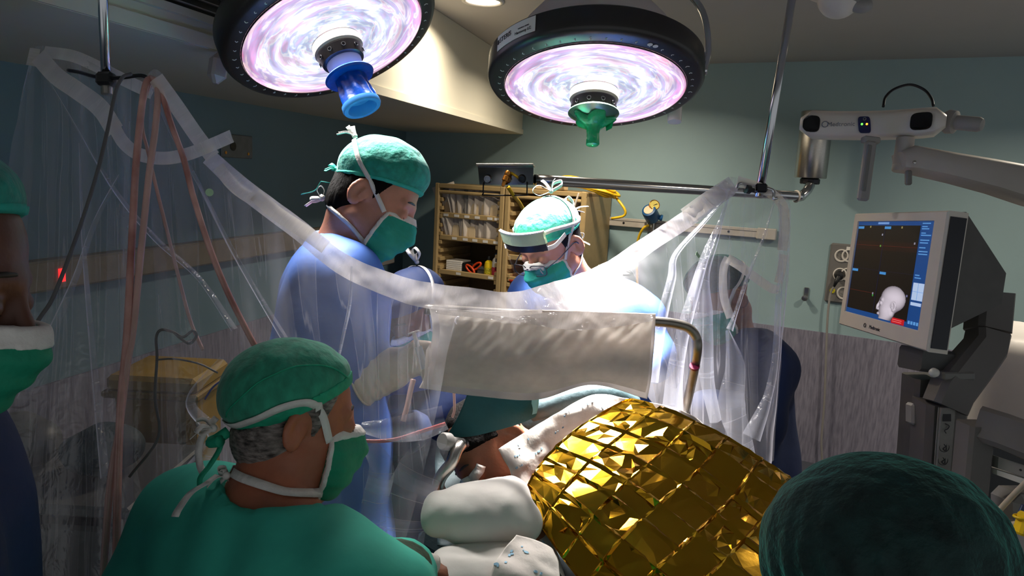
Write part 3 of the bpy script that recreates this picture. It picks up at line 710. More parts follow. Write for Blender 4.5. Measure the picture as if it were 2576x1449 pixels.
# power strip and hose coil on top of the cabinet
t = thing('power_strip', 'cream power socket block on top of the right cabinet', 'power strip', wl(BL + .28, DEP - .1, ZT))
obj('body', wbox(MB(), BL + .20, BL + .40, DEP - .16, DEP - .05, ZT - .002, ZT + .055, .006), CREAM, t)
for k in range(2): obj('socket', MB().lathe(wl(BL + .27 + k*.06, DEP - .05, ZT + .028), WN, [(.02, 0), (.02, .003), (.016, .003), (.015, -.004)], 18), BLACK, t)
hc = MB(); pts = []
ch = wl(BR - .10, DEP - .12, ZT + .035)
for k in range(60):
    q = k*.62; r = .27 + .025*math.sin(k*1.7) ; 
    pts.append(ch + WA*(r*math.cos(q) - .02 + .02*math.sin(k)) + WN*(.10*math.sin(q)) + UZ*(.005 + .0011*k*(.5 + .5*math.sin(q*.5 + 1)) - .07*max(0, math.cos(q))**2 + .008*math.sin(k*2.1)))
pts += [ch + WA*.30 - UZ*.10, ch + WA*.33 - UZ*.17 , ch + WA*.24 - UZ*.20]
setp(obj('hose_coil', hc.tube(pts, .0085, 8, 4), YHOSE, None, True), 'coiled yellow hose lying over the top corner of the right cabinet', 'hose')

# ------------------------------------------------------------------ gas outlet arm
t = thing('gas_supply_arm', 'chrome gas outlet box on a wall swivel arm above the cabinets', 'gas arm', WB(2045, 440))
pB0, pB1 = W(1347, 452, 3.55), W(1985, 492, 4.02)
elb = W(2028, 482, 4.06); cylb = W(2040, 452, 4.10)
obj('arm_tube', MB().tube([pB0, pB0*.5 + pB1*.5, pB1, W(2012, 494, 4.05), elb, W(2038, 466, 4.09)], .027, 20, 8), CHROME, t, True)
ctop = W(2058, 286, 4.14); cbot = W(2038, 448, 4.14)
obj('wall_column', MB().lathe(cbot, UZ, [(.085, 0), (.088, .004), (.088, .37), (.085, .375), (.001, .375)], 40), STEEL, t, 'auto')
obj('wall_bracket', MB().box(cbot - WN*.10 + UZ*.19, (.11, .14, .36), WALLR, .006), STEEL, t)
obj('collar', MB().lathe(cbot - UZ*.035, UZ, [(.05, 0), (.055, .005), (.055, .028), (.045, .036)], 12), DARKM, t)
obj('cable_tie', MB().torus(W(2003, 494, 4.04), pB1 - pB0, .030, .006, 20, 8), PAPER, t, True)
ax_ = n3(pB1 - pB0); bn = n3(np.cross(ax_, UZ)); bn = -bn if bn @ CF > 0 else bn
bx = W(1274, 444, 3.53); br = np.array([n3(WA*.93 - CF*.05), None, None], dtype=object)
bx_r = n3(cdir(1, -.02, -.12)); bx_u = n3(UZ + CF*.1 - bx_r*((UZ + CF*.1) @ bx_r)); bx_n = np.cross(bx_r, bx_u)    # towards us is -cross
bx_n = bx_n if bx_n @ CF < 0 else -bx_n
BR3 = np.array([bx_r, -bx_n, bx_u]).T
hw, hh = .137, .044
fr = MB(); front = [bx + bx_n*.04 + bx_r*sx*hw_ + bx_u*sz*hh for sx, hw_, sz in ((-1, hw - .01, -1), (1, hw, -1), (1, hw, 1), (-1, hw, 1))]
obj('outlet_box', fr.prism(front, -bx_n*.09 + bx_u*.012), DCHROME, t)
obj('box_lip', MB().box(bx + bx_n*.035 + bx_u*(hh + .006), (2*hw + .006, .09, .01), BR3, .002), STEEL, t)
for k, (fx, m_) in enumerate(((-.085, STEEL), (.012, BRASS), (.082, BLACK))):
    p = bx + bx_r*fx + bx_n*.04 - bx_u*.012
    o = obj('gas_outlet', MB().lathe(p, bx_n - bx_u*.25, [(.019, 0), (.019, .018), (.016, .022), (.016, .03), (.011, .03), (.010, .02), (.001, .02)], 24), m_, t, 'auto')
p = bx + bx_r*.012 + bx_n*.07 + bx_u*.0
obj('connector', MB().lathe(p, -UZ + bx_n*.3 - bx_r*.3, [(.013, -.02), (.015, -.015), (.015, .0), (.012, .004), (.016, .008), (.016, .03), (.010, .034), (.008, .05), (.006, .06)], 20), BRASS, t, 'auto')
hz = W(1236, 0, 1)
hp = [bx + bx_r*sx*(hw - .03) + bx_n*(.045) - bx_u*z for sx, z in ((-1, .03), (-1, .085), (-.9, .095), (.9, .095), (1, .085), (1, .03))]
obj('guard_rail', MB().tube(hp, .0035, 8, 3), DARKM, t, True)
setp(obj('supply_hose', MB().tube([W(1278, 470, 3.45), W(1292, 492, 3.5), W(1310, 515, 3.7), W(1330, 560, 4.1), W(1335, 640, 4.3)], .0095, 10, 8), YHOSE, None, True), 'yellow hose hanging from the brass outlet of the chrome gas box', 'hose')
setp(obj('short_hose', MB().tube([bx + bx_r*.03 + bx_n*.06 + bx_u*.012, bx + bx_r*.055 + bx_n*.06 - bx_u*.004, bx + bx_r*.075 + bx_n*.05 - bx_u*.02], .0065, 8, 6), YHOSE, None, True), 'short yellow hose end between the outlets of the chrome gas box', 'hose')

# ------------------------------------------------------------------ back wall fittings
t = thing('equipment_rail', 'pale metal equipment rail fixed to the wall right of the cabinets', 'wall rail', WB(1750, 590))
ra0, ra1, rz = aof(1440, 560, .03), aof(1945, 588, .03), zof(1700, 570, .03)
obj('rail', wbox(MB(), ra0, ra1, .012, .03, rz - .03, rz + .03, .003), mat('pale_rail', (206, 198, 186), .4, .2, noise=.05), t)
obj('rail_groove', wbox(MB(), ra0, ra1 - .01, .0295, .0306, rz + .008, rz + .012), DGREY, t)
for f in (.28, .5, .8): obj('rail_screw', MB().lathe(wl(ra0 + (ra1-ra0)*f, .03, rz - .004), WN, [(.008, 0), (.008, .002), (.001, .003)], 12), BLACK, t)
obj('end_block', wbox(MB(), ra1 - .10, ra1 + .02, .01, .045, rz - .036, rz + .036, .005), mat('pale_rail', (206, 198, 186)), t)
t = thing('flow_regulator', 'blue gas regulator with a round yellow gauge on the wall rail', 'regulator', WB(1640, 560))
p = WB(1637, 538, .14)
axr = n3(cdir(-.42, .45, -.75))
obj('body', MB().lathe(p - axr*.06, axr, [(.03, 0), (.046, .008), (.050, .02), (.050, .095), (.046, .108), (.034, .112), (.033, .109), (.001, .109)], 32), BLUEM, t, 'auto')
obj('dial_badge', MB().lathe(p + axr*.049, axr, [(.033, 0), (.033, .004), (.001, .005)], 28), CREAM, t, 'auto')
gp = WB(1646, 516, .16); gx = n3(cdir(.15, .2, -.95))
g_ = obj('gauge', MB().lathe(gp, gx, [(.001, -.02), (.034, -.018), (.036, .006), (.033, .008), (.032, .004), (.001, .004)], 32), BRASS, t, 'auto')
obj('gauge_face', MB().lathe(gp, gx, [(.031, .0045), (.001, .005)], 28), mat('yellow_dial', (226, 206, 110), .4), g_)
obj('gauge_needle', MB().box(gp + gx*.006, (.04, .003, .002), np.array([cdir(.8, .4, 0), cdir(-.4, .8, 0), gx]).T), INK, g_)
obj('stem', MB().cyl(gp - gx*.015 - UZ*.02, p, .009, .012, 10), STEEL, t)
obj('side_knob', MB().lathe(p + cdir(1, -.25, 0)*.045 - axr*.02, cdir(1, -.25, -.1), [(.016, 0), (.017, .012), (.022, .016), (.022, .03), (.001, .032)], 14), BLUEM, t)
obj('rail_clamp', wbox(MB(), aof(1637, 560, .05) - .035, aof(1637, 560, .05) + .035, .025, .085, rz - .045, rz + .02, .006), STEEL, t)
for s in (-1, 1): obj('barb', MB().cyl(WB(1634 + 5*s, 556, .10), WB(1633 + 5*s, 572, .12), .006, .004, 8), STEEL, t)
setp(obj('regulator_hose', MB().tube([WB(1632, 566, .12), WB(1618, 575, .12), WB(1606, 600, .10), WB(1602, 640, .08), WB(1604, 760, .08)], .009, 10, 8), YHOSE, None, True), 'yellow hose curving down from the blue wall regulator', 'hose')
t = thing('wall_hook', 'small metal hook on the wall left of the socket panel', 'hook', WB(2027, 745))
obj('plate', MB().box(WB(2028, 738, .005), (.028, .01, .075), WALLR, .003), STEEL, t)
obj('peg', MB().lathe(WB(2026, 748, .008), WN, [(.012, 0), (.012, .03), (.018, .032), (.018, .045), (.001, .048)], 18), STEEL, t, 'auto')
# socket panel
zA, zB = zof(2105, 612, .02), zof(2100, 762, .02); aL = aof(2081, 690, .02); aR = aL + .30
t = thing('socket_panel', 'grey wall panel of power sockets partly behind the monitor', 'socket panel', wl((aL+aR)/2, .01, zB))
obj('plate', wbox(MB(), aL, aR, .002, .022, zB, zA, .012), MGREY, t)
obj('label_strip', wbox(MB(), aL + .09, aL + .19, .022, .024, zA - .035, zA - .015), LABEL, t)
def socket(px, py):
    c = WB(px, py, .022); o = obj('socket', MB().lathe(c, WN, [(.040, 0), (.040, .006), (.034, .008), (.031, .004), (.029, -.004), (.001, -.004)], 28), WHITEP, t, 'auto')
    for q in (-1, 1): obj('socket_hole', MB().lathe(c + WA*.010*q, WN, [(.004, -.003), (.004, -.001), (.001, -.001)], 8), BLACK, o)
    for q in (-1, 1): obj('earth_clip', MB().box(c + UZ*.024*q - WN*.001, (.006, .006, .006), WALLR), STEEL, o)
for q in ((2117, 643), (2113, 690), (2122, 737), (2135, 643), (2132, 690)): socket(*q)
obj('earth_terminal', MB().lathe(WB(2094, 731, .022), WN, [(.016, 0), (.016, .008), (.008, .009), (.008, .004), (.001, .004)], 16), mat('terminal_yellow', (200, 190, 40), .4), t)
t = thing('power_plug', 'black plug in the wall socket with a grey cable hanging down', 'plug', WB(2110, 695, .03))
pc = WB(2112, 692, .02)
obj('plug_body', MB().lathe(pc, WN - UZ*.1, [(.028, 0), (.028, .02), (.024, .034), (.010, .04), (.001, .041)], 20), BLACK, t, 'auto')
obj('plug_grip', MB().tube([pc + WN*.03 - UZ*.005, pc + WN*.045 - UZ*.04 - WA*.012, pc + WN*.04 - UZ*.07 - WA*.02], [.016, .012, .007], 10), BLACK, t, True)
obj('cable', MB().tube([pc + WN*.04 - UZ*.065 - WA*.018, WB(2089, 740, .05), WB(2082, 800, .05), WB(2078, 900, .05), WB(2074, 1010, .05), WB(2067, 1100, .05), WB(2068, 1150, .05), WB(2074, 1300, .04), wl(aof(2080, 1300, .04), .04, .02)], .007, 8, 6), GREYP, t, True)

# ------------------------------------------------------------------ left wall fittings (seen through the drape)
def wlp(px, py, off=0.0):
    R = ray(px, py); tt = ((C0 + SN*off - CAM) @ SN) / (R @ SN); return CAM + R*tt
def sz(px, py, off=0.0):
    p = wlp(px, py, off); return float((p - C0) @ SV), float(p[2])
def lbox(mb, s0, s1, o0, o1, z0, z1, b=0.0): return mb.box(wln((s0+s1)/2, (o0+o1)/2, (z0+z1)/2), (abs(s1-s0), abs(o1-o0), abs(z1-z0)), LR, b)
s_, z_ = sz(590, 368)
t = thing('wall_socket', 'pale wall socket plate on the dark wall behind the tape end', 'wall socket', wln(s_, 0, z_))
obj('plate', lbox(MB(), s_ - .14, s_ + .12, .001, .012, z_ - .06, z_ + .06, .004), mat('dim_plate', (120, 122, 122), .5), t)
obj('socket_hole', MB().lathe(wln(s_ + .03, .012, z_), SN, [(.024, .001), (.024, .003), (.001, .003)], 16), BLACK, t)
for ds, dzz in ((-.1, -.035), (.09, -.035)): obj('screw', MB().lathe(wln(s_ + ds, .012, z_ + dzz), SN, [(.008, 0), (.008, .003), (.001, .003)], 10), BRASS, t)
t = thing('service_rail', 'long beige service trunking along the dark wall behind the clear drape', 'wall trunking', wlp(500, 620))
s0_, z0_ = sz(650, 612); s1_, _z = sz(60, 600)
obj('trunking', lbox(MB(), s0_ - 1.0, 4.6, .002, .07, z0_ - .06, z0_ + .055, .008), mat('trunking_beige', (128, 116, 96), .5), t)
sl, zl = sz(150, 590, .07)
obj('indicator_lamp', lbox(MB(), sl - .012, sl + .014, .07, .076, z0_ - .03, z0_ + .02), mat('red_indicator', (200, 30, 30), .4, emit=(255, 40, 40), estr=1.6), t)
# dado on the left wall
struct('trim_4', MB().box(C0 + SV*2.6 + SN*.005 + UZ*.43, (5.2, .012, .86), LR), DADO)
# yellow waste bin and dark trolley behind the drape
t = thing('waste_bin', 'yellow clinical waste bin seen through the clear drape', 'waste bin', np.array([*W(430, 1100, 2.6)[:2], 0]))
bc = W(430, 1010, 2.6); zb2 = float(W(430, 925, 2.6)[2]); YB = mat('yellow_bin_plastic', (140, 110, 26), .6)
c2 = np.array([bc[0], bc[1], 0])
rg = []
for z, w_, d_ in ((0.0, .11, .11), (zb2 - .05, .145, .13)):
    rg.append([c2 + np.array([sx*w_, sy*d_, z]) for sx, sy in ((-1,-.8),(-.8,-1),(.8,-1),(1,-.8),(1,.8),(.8,1),(-.8,1),(-1,.8))])
obj('bin_body', MB().rings(rg), YB, t)
obj('bin_lid', MB().box(c2 + UZ*(zb2 - .02), (.31, .29, .06), None, .015), YB, t)
obj('lid_rim', MB().box(c2 + UZ*(zb2 - .055), (.33, .31, .025), None, .006), mat('bin_rim_yellow', (120, 92, 16), .6), t)
tp = W(150, 1190, 1.95); t = thing('steel_trolley', 'dark steel instrument trolley behind the drape near the left edge', 'trolley', np.array([tp[0], tp[1], 0]))
zt2 = float(tp[2])
obj('trolley_top', MB().box((tp[0], tp[1], zt2), (.6, .42, .03), None, .006), DGREY, t)
for sx in (-1, 1):
    for sy in (-1, 1):
        l_ = obj('trolley_leg', MB().cyl((tp[0] + sx*.27, tp[1] + sy*.18, .09), (tp[0] + sx*.27, tp[1] + sy*.18, zt2 - .01), .013, n=12), STEEL, t)
        obj('caster', MB().cyl((tp[0] + sx*.27 - .012, tp[1] + sy*.18, .045), (tp[0] + sx*.27 + .012, tp[1] + sy*.18, .045), .045, n=16), BLACK, l_)
obj('trolley_shelf', MB().box((tp[0], tp[1], .35), (.56, .38, .02), None, .004), STEEL, t)
obj('drawer_block', MB().box((tp[0], tp[1], zt2 - .25), (.54, .38, .4), None, .01), DGREY, t)
for k, (dx, m_, lb, r_) in enumerate(((-.12, DGREY, 'dark bundle on the steel trolley behind the drape, left', .10), (.12, TEALD, 'dark green bundle on the steel trolley behind the drape, right', .09))):
    c = np.array([tp[0] + dx, tp[1], zt2 + .012 + r_*.72])
    setp(sdf_obj('cloth_bundle', lambda q, c=c, r_=r_: ell(q, c, (r_*1.15, r_, r_*.72)) + .008*sn(q - c, 40, k), c - r_*1.5, c + r_*1.5, .012, m_), lb, 'cloth bundle')
# a grey cabinet of the anaesthetic place behind surgeon one (grey shape under the trunking)
s2_, _ = sz(880, 690)
t = thing('small_grey_box', 'small grey dispenser box on the wall behind the profile surgeon', 'dispenser', WB(960, 640))

obj('body', MB().box(wlp(950, 645, .075), (.34, .13, .13), LR, .008), GREYP, t)
obj('opening', MB().box(wlp(950, 626, .12), (.24, .06, .03), LR, .004), BLACK, t)

# ------------------------------------------------------------------ people
def head_sd(q):
    x, z = q[..., 0], q[..., 2]; a = np.stack([x, np.abs(q[..., 1]), z], -1)
    d = ell(q, (-.012, 0, .045), (.100, .078, .086))
    d = smin(d, ell(q, (.028, 0, -.035), (.066, .062, .086)), .03)
    d = smin(d, cone(a, (-.008, .046, -.055), (.064, .012, -.106), .023, .020), .03)
    d = smin(d, cone(a, (.086, 0, .028), (.074, .042, .027), .011, .009), .016)
    d = smax(d, -ball_d(a, (.107, .033, .004), .019), .014)
    d = smin(d, ball_d(a, (.079, .032, .004), .0155), .005)
    d = smin(d, cone(q, (.092, 0, .014), (.115, 0, -.034), .007, .0125), .012)
    d = smin(d, ball_d(a, (.100, .012, -.038), .009), .008)
    d = smin(d, ell(q, (.095, 0, -.069), (.012, .024, .010)), .010)
    # ears
    s, c = math.sin(.42), math.cos(.42)
    e = a - np.array((-.022, .080, .0), np.float32)
    e = np.stack([e[..., 0]*c - e[..., 1]*s*.0 + e[..., 2]*-.22, e[..., 1]*c + e[..., 0]*s, e[..., 2] + e[..., 0]*.22], -1)
    ear = ell(e, (0, 0, 0), (.021, .0085, .035))
    ear = smax(ear, -ell(e, (.004, .008, .001), (.0125, .008, .023)), .004)
    ear = smin(ear, ell(e, (.007, .002, .004), (.004, .004, .018)), .004)
    ear = smin(ear, ell(e, (.004, 0, -.028), (.010, .006, .010)), .006)
    return smin(d, ear, .005)
class Figure:
    def __init__(s, name, label, O, fwd, up, sc, nb, face, height_z, skin, arms=(), sh=.19, hips=None, feet=True, seated=False, shz=-.06, chest=.125):
        s.O = np.array(O, np.float32); f = n3(fwd); u = np.array(up, float); u = n3(u - f*(u @ f)); l = np.cross(u, f)
        s.R = np.array([f, l, u]).T.astype(np.float32); s.sc = sc; s.nb = np.array(nb, float)
        s.skin = skin; fc = np.array(face, float); fc[2] = 0; fc = n3(fc); lf = np.cross(UZ, fc); s.fc, s.lf = fc, lf
        hips = s.nb - UZ*.52 if hips is None else np.array(hips, float); s.hips = hips
        sp = n3(s.nb - hips); s.sp = sp
        s.shL = s.nb + lf*sh + sp*shz; s.shR = s.nb - lf*sh + sp*shz
        T = [(s.shL, s.shR, .058, .058)]
        for q in (-1, 1):
            T.append((s.nb - sp*.12 + lf*.085*q, hips + lf*.06*q, chest - .01, .12))
            T.append((s.nb - sp*.01 + lf*.03*q, s.nb - sp*.05 + lf*.14*q, .04, .05))
        s.torso = T; s.arms = []; s.legs = []
        for side, el, wr in arms:
            S = s.shL if side > 0 else s.shR
            s.arms += [(S, el, .056, .045), (el, wr, .044, .030)]
        if seated:
            for q in (-1, 1):
                k = hips + fc*.42 + lf*.13*q; k[2] = hips[2] - .03; an = k + fc*.02; an = np.array([an[0], an[1], .08])
                s.legs += [(hips + lf*.09*q, k, .085, .06), (k, an, .055, .04), (an - UZ*.04, an + fc*.14 - UZ*.045, .036, .03)]
        elif feet:
            for q in (-1, 1):
                h = hips + lf*.09*q; an = np.array([h[0], h[1], .08]); k = (h + an)/2 + fc*.02
                s.legs += [(h, k, .085, .06), (k, an, .055, .04), (an - UZ*.04, an + fc*.14 - UZ*.045, .036, .03)]
        s.root = thing(name, label, 'person', (hips[0], hips[1], 0.0))
    def loc(s, P): return ((P - s.O) @ s.R) / s.sc
    def wld(s, q): return s.O + (np.array(q, np.float32)*s.sc) @ s.R.T
    def head(s, P): return head_sd(s.loc(P)) * s.sc
    def neck(s, P):
        return cone(P, s.wld((-.035, 0, -.055)), s.nb - s.sp*.02, .056*s.sc, .060)
    def bodyd(s, P, arms=True):
        d = None
        for a, b, ra, rb in s.torso: e = cone(P, a, b, ra, rb); d = e if d is None else smin(d, e, .07)
        if arms:
            for a, b, ra, rb in s.arms: d = smin(d, cone(P, a, b, ra, rb), .035)
        return d
    def full(s, P):
        d = smin(s.bodyd(P), smin(s.head(P), s.neck(P), .03), .05)
        for a, b, ra, rb in s.legs: d = smin(d, cone(P, a, b, ra, rb), .04)
        return d
    def bounds(s, pad=.08, legs=True):
        P = [s.O + .15, s.O - .15] + [q for a in s.torso + s.arms + (s.legs if legs else []) for q in (a[0], a[1])]
        P = np.array(P, float); return P.min(0) - pad - .06, P.max(0) + pad + .06
    def build_body(s, h=.016, fine=.0046):
        lo, hi = s.bounds()
        r = .155*s.sc
        return sdf_obj('body', s.full, lo, hi, h, s.skin, s.root, fine=(s.O - r, s.O + r, fine))
    def gown(s, m, off=.016, amp=.008, low=.35, name='gown', neck_r=.088, h=.013, flare=.20, seed=3, sleeves=True, neck_c=None):
        hp = s.hips; bot = np.array([hp[0], hp[1], low])
        nc = s.nb + s.sp*.035 if neck_c is None else neck_c
        def fn(P):
            d = s.bodyd(P, sleeves)
            for q in (-1, 1): d = smin(d, cone(P, hp + s.lf*.05*q + UZ*.1, bot + s.lf*.08*q, .13, flare), .08)
            dz = P[..., 2]
            th = (P - hp) @ s.lf
            d = d - off - amp*sn(P*np.array([1, 1, .28], np.float32), 34, seed) - amp*.6*sn(P, 16, seed + 1)
            d = np.maximum(d, low - dz)
            return smax(d, -ball_d(P, nc, neck_r), .008)
        lo, hi = s.bounds(legs=False); lo = np.minimum(lo, bot - .3); hi = np.maximum(hi, bot + np.array([.3, .3, 0])); lo[2] = low - .02
        return sdf_obj(name, fn, lo, hi, h, m, s.root)
    def cap(s, m, mband, z0=.032, slope=.4, puff=.010, bulge=((-.005, 0, .055), (.112, .09, .09)), wr=.002, band=.010, seed=1, crown=None):
        def base(q):
            d = ell(q, (-.012, 0, .045), (.100, .078, .086)) - puff
            d = smin(d, ell(q, *bulge), .03)
            if crown: d = smin(d, ell(q, *crown), .03)
            return d - wr*sn(q*np.array([1, 1, .6], np.float32), 90, seed) - wr*.8*sn(q, 45, seed + 5)
        pl = lambda q: (z0 + slope*q[..., 0]) - q[..., 2]
        raw = base; nn_ = math.sqrt(1 + slope*slope)
        def base(q):
            d = raw(q); hug = np.clip(1 + pl(q)/nn_/.045, 0, 1)**1.5
            return d*(1 - hug) + np.maximum(d, ell(q, (-.012, 0, .045), (.100, .078, .086)) - .005)*hug
        s.cap_base = base; s.cap_plane = pl
        fn = lambda P: s.sc*smax(base(s.loc(P)), pl(s.loc(P))/math.sqrt(1 + slope*slope), .004)
        r = .2*s.sc; lo, hi = s.O - r, s.O + r
        o = sdf_obj('cap', fn, lo, hi, .0056*s.sc, m, s.root)
        def fb(P):
            q = s.loc(P); p = pl(q)/math.sqrt(1 + slope*slope)
            return s.sc*smax(base(q) - .0022, np.abs(p + band*.5) - band*.5, .002)
        if band: sdf_obj('cap_band', fb, lo, hi, .0042*s.sc, mband, s.root)
        s.shell = lambda P: np.minimum(s.full(P), np.where(pl(s.loc(P)) < 0, s.sc*base(s.loc(P)), 1.0))
        return o
    def hair(s, m, z0=.032, slope=.4, front=.02, low=-.06, off=.005, seed=2):
        def fn(P):
            q = s.loc(P); d = ell(q, (-.012, 0, .04), (.100, .077, .09)) - off
            d = smin(d, ell(q, (-.05, 0, -.03), (.055, .062, .055)) - off*.6, .03) - .0018*sn(q*np.array([1, 1, .3], np.float32), 240, seed)
            d = np.maximum(d, q[..., 2] - (z0 + slope*q[..., 0]) - .012)
            d = np.maximum(d, q[..., 0] - (front + .45*(q[..., 2]))); d = np.maximum(d, low + .25*(q[..., 0] + .05) - q[..., 2])
            # keep clear of the ears
            a = np.stack([q[..., 0], np.abs(q[..., 1]), q[..., 2]], -1)
            d = smax(d, -(ell(a, (-.014, .086, -.004), (.026, .03, .036))), .006)
            return d*s.sc
        r = .17*s.sc
        return sdf_obj('hair', fn, s.O - r, s.O + r, .0052*s.sc, m, s.root)
    def mask(s, m, mw, top=.004, tilt=.30, xb=.026, low=-.128, seed=1, band=.017):
        def hull(q):
            d = ell(q, (.036, 0, -.062), (.072, .066, .074))
            d = smin(d, cone(q, (.088, 0, .002), (.108, 0, -.036), .014, .018), .035)
            return d - .006 - .0016*np.sin(q[..., 2]*210 + 8*np.abs(q[..., 1]) + q[..., 0]*30) - .0012*sn(q, 60, seed)
        def tp(q): return q[..., 2] - (top + tilt*(q[..., 0] - .1))
        def side(q): return xb + .10*(q[..., 2] + .06) - q[..., 0]
        inner = lambda q: np.where(hull(q) < -.012, 1, 0)
        def fm(P):
            q = s.loc(P); d = smax(hull(q), -(hull(q) + .016), .001); d = smax(d, tp(q), .001); d = smax(d, side(q), .002); d = smax(d, low - q[..., 2] - .35*(q[..., 0] - .06), .002); return d*s.sc
        c = s.wld((.05, 0, -.06)); r = .12*s.sc
        o = sdf_obj('mask', fm, c - r, c + r, .0040*s.sc, m, s.root)
        def fw(P):
            q = s.loc(P); d = np.maximum(hull(q) - .0034, -(hull(q) + .008)); d = np.maximum(d, np.abs(tp(q) + band/2 - .002) - band/2); return np.maximum(d, side(q))*s.sc
        sdf_obj('mask_top_band', fw, c - r, c + r, .0036*s.sc, mw, o)
        def fs(P):
            q = s.loc(P); d = np.maximum(hull(q) - .0034, -(hull(q) + .008)); d = np.maximum(d, tp(q)); d = np.maximum(d, np.abs(side(q) + .004) - .0045); return np.maximum(d, low - q[..., 2] - .35*(q[..., 0] - .06))*s.sc
        sdf_obj('mask_binding', fs, c - r, c + r, .0036*s.sc, mw, o)
        s.mtop = lambda side_: (xb + .004, .068*side_, top + tilt*(xb - .1) - .014)
        s.mlow = lambda side_: (xb, .052*side_, low + .02)
        return o
    def tie(s, pts, m, w=.011, name='mask_tie', off=.003, par=None, free=0):
        """ribbon through head-local points laid on the head and cap; the last `free` points hang clear"""
        P = spline(np.array(pts, float), 7); Pw = np.array([s.wld(p) for p in P])
        k = len(P) - free*7
        on, g = onto(s.shell, Pw, off)
        Pw[:k] = on[:k]; T = np.gradient(Pw, axis=0); D = np.cross(T, g)
        if free: D[k:] = D[k-1]
        mb = MB(); mb.ribbon(Pw, D, w*s.sc, .0012, 1)
        return obj(name, mb, m, par or s.root, True)
    def bow(s, c, m, size=.03, seed=0, name='tie_bow', out=(-1, 0, .3)):
        r = np.random.default_rng(seed); mb = MB(); c = np.array(c); out = n3(out)
        for k in range(2):
            d = n3(out*.7 + r.normal(size=3)*.6); e = n3(np.cross(d, r.normal(size=3)))
            L = [c, c + d*size*.6 + e*size*.3, c + d*size + e*size*.1, c + d*size*.7 - e*size*.25, c]
            mb.ribbon([s.wld(q) for q in L], s.R @ np.cross(d, e), .010*s.sc, .001, 6)
        for k in range(2):
            d = n3(out + r.normal(size=3)*.5); mb.ribbon([s.wld(c), s.wld(c + d*size*.6 - np.array([0, 0, .004])), s.wld(c + d*size*1.1 - np.array([0, 0, .02]))], s.R @ n3(np.cross(d, [0, 0, 1])), .010*s.sc, .001, 6)
        mb.ball(s.wld(c), .007*s.sc, n=10, m=7)
        return obj(name, mb, m, s.root, True)
    def brow_lash(s, m, sides=(1, -1)):
        for q in sides:
            P, g = onto(s.head, np.array([s.wld((.086, y*q, .034 + .004*math.sin((y - .01)*60))) for y in np.linspace(.012, .05, 7)]), .0005)
            obj('eyebrow', MB().tube(P - g*.0012, [.002, .0032, .0030, .0012], 8, 3), m, s.root, True)
            P, g = onto(s.head, np.array([s.wld((.094, y*q, -.004 - .0035*math.sin((y - .018)/.028*math.pi))) for y in np.linspace(.018, .046, 7)]), .0002)
            obj('eyelash', MB().tube(P - g*.0006, [.0006, .0011, .0011, .0006], 6, 3), m, s.root, True)

HAIRBROW = mat('dark_brow_hair', (30, 22, 18), .6, noise=.3, scale=200)
# --- standing surgeon in profile
O = W(942, 506, 1.720)
s1 = Figure('person', 'standing person in profile in a blue gown, teal cap and mask behind the clear drape', O, cdir(.86, -.50, -.02), cdir(.50, .86, .05), 1.0, W(855, 640, 1.760), cdir(.95, 0, .25), 0, SKIN,
            arms=[(-1, W(735, 985, 1.680), W(985, 928, 1.660)), (1, W(880, 930, 2.060), W(1060, 940, 1.860))], sh=.17, hips=W(800, 1180, 1.840))
s1.build_body()
s1.gown(GOWN, low=.3, amp=.010, off=.022, neck_c=s1.nb + UZ*.045 + s1.fc*.03, neck_r=.08)
s1.cap(CAPT, CAPBANDT, z0=.040, slope=.30, puff=.012, bulge=((-.010, 0, .065), (.108, .092, .085)), crown=((.008, 0, .094), (.077, .074, .056)))
s1.hair(HAIRB, z0=.040, slope=.30, front=.012, low=-.075)
s1.mask(MASKT, MASKW, top=.008, tilt=.15, xb=.046, low=-.118)
s1.brow_lash(HAIRBROW)
for q in (-1, 1):
    s1.tie([s1.mtop(q), (.0, .079*q, .022), (-.05, .075*q, .062), (-.100, .03*q, .098), (-.112, .008*q, .105)], MASKW)
    s1.tie([s1.mlow(q), (.0, .07*q, -.085), (-.045, .072*q, -.08), (-.085, .045*q, -.068), (-.10, .01*q, -.06)], MASKW)
s1.bow((-.122, 0, .112), MASKW, .035, 1); s1.bow((-.112, 0, -.058), MASKW, .03, 4)
s1.tie([(-.112, -.015, .012), (-.128, -.02, -.02), (-.13, -.02, -.05), (-.15, -.03, -.075)], CAPBANDT, .010, 'cap_tie', free=2)
s1.bow((-.118, 0, .02), CAPBANDT, .022, 7, 'cap_bow')
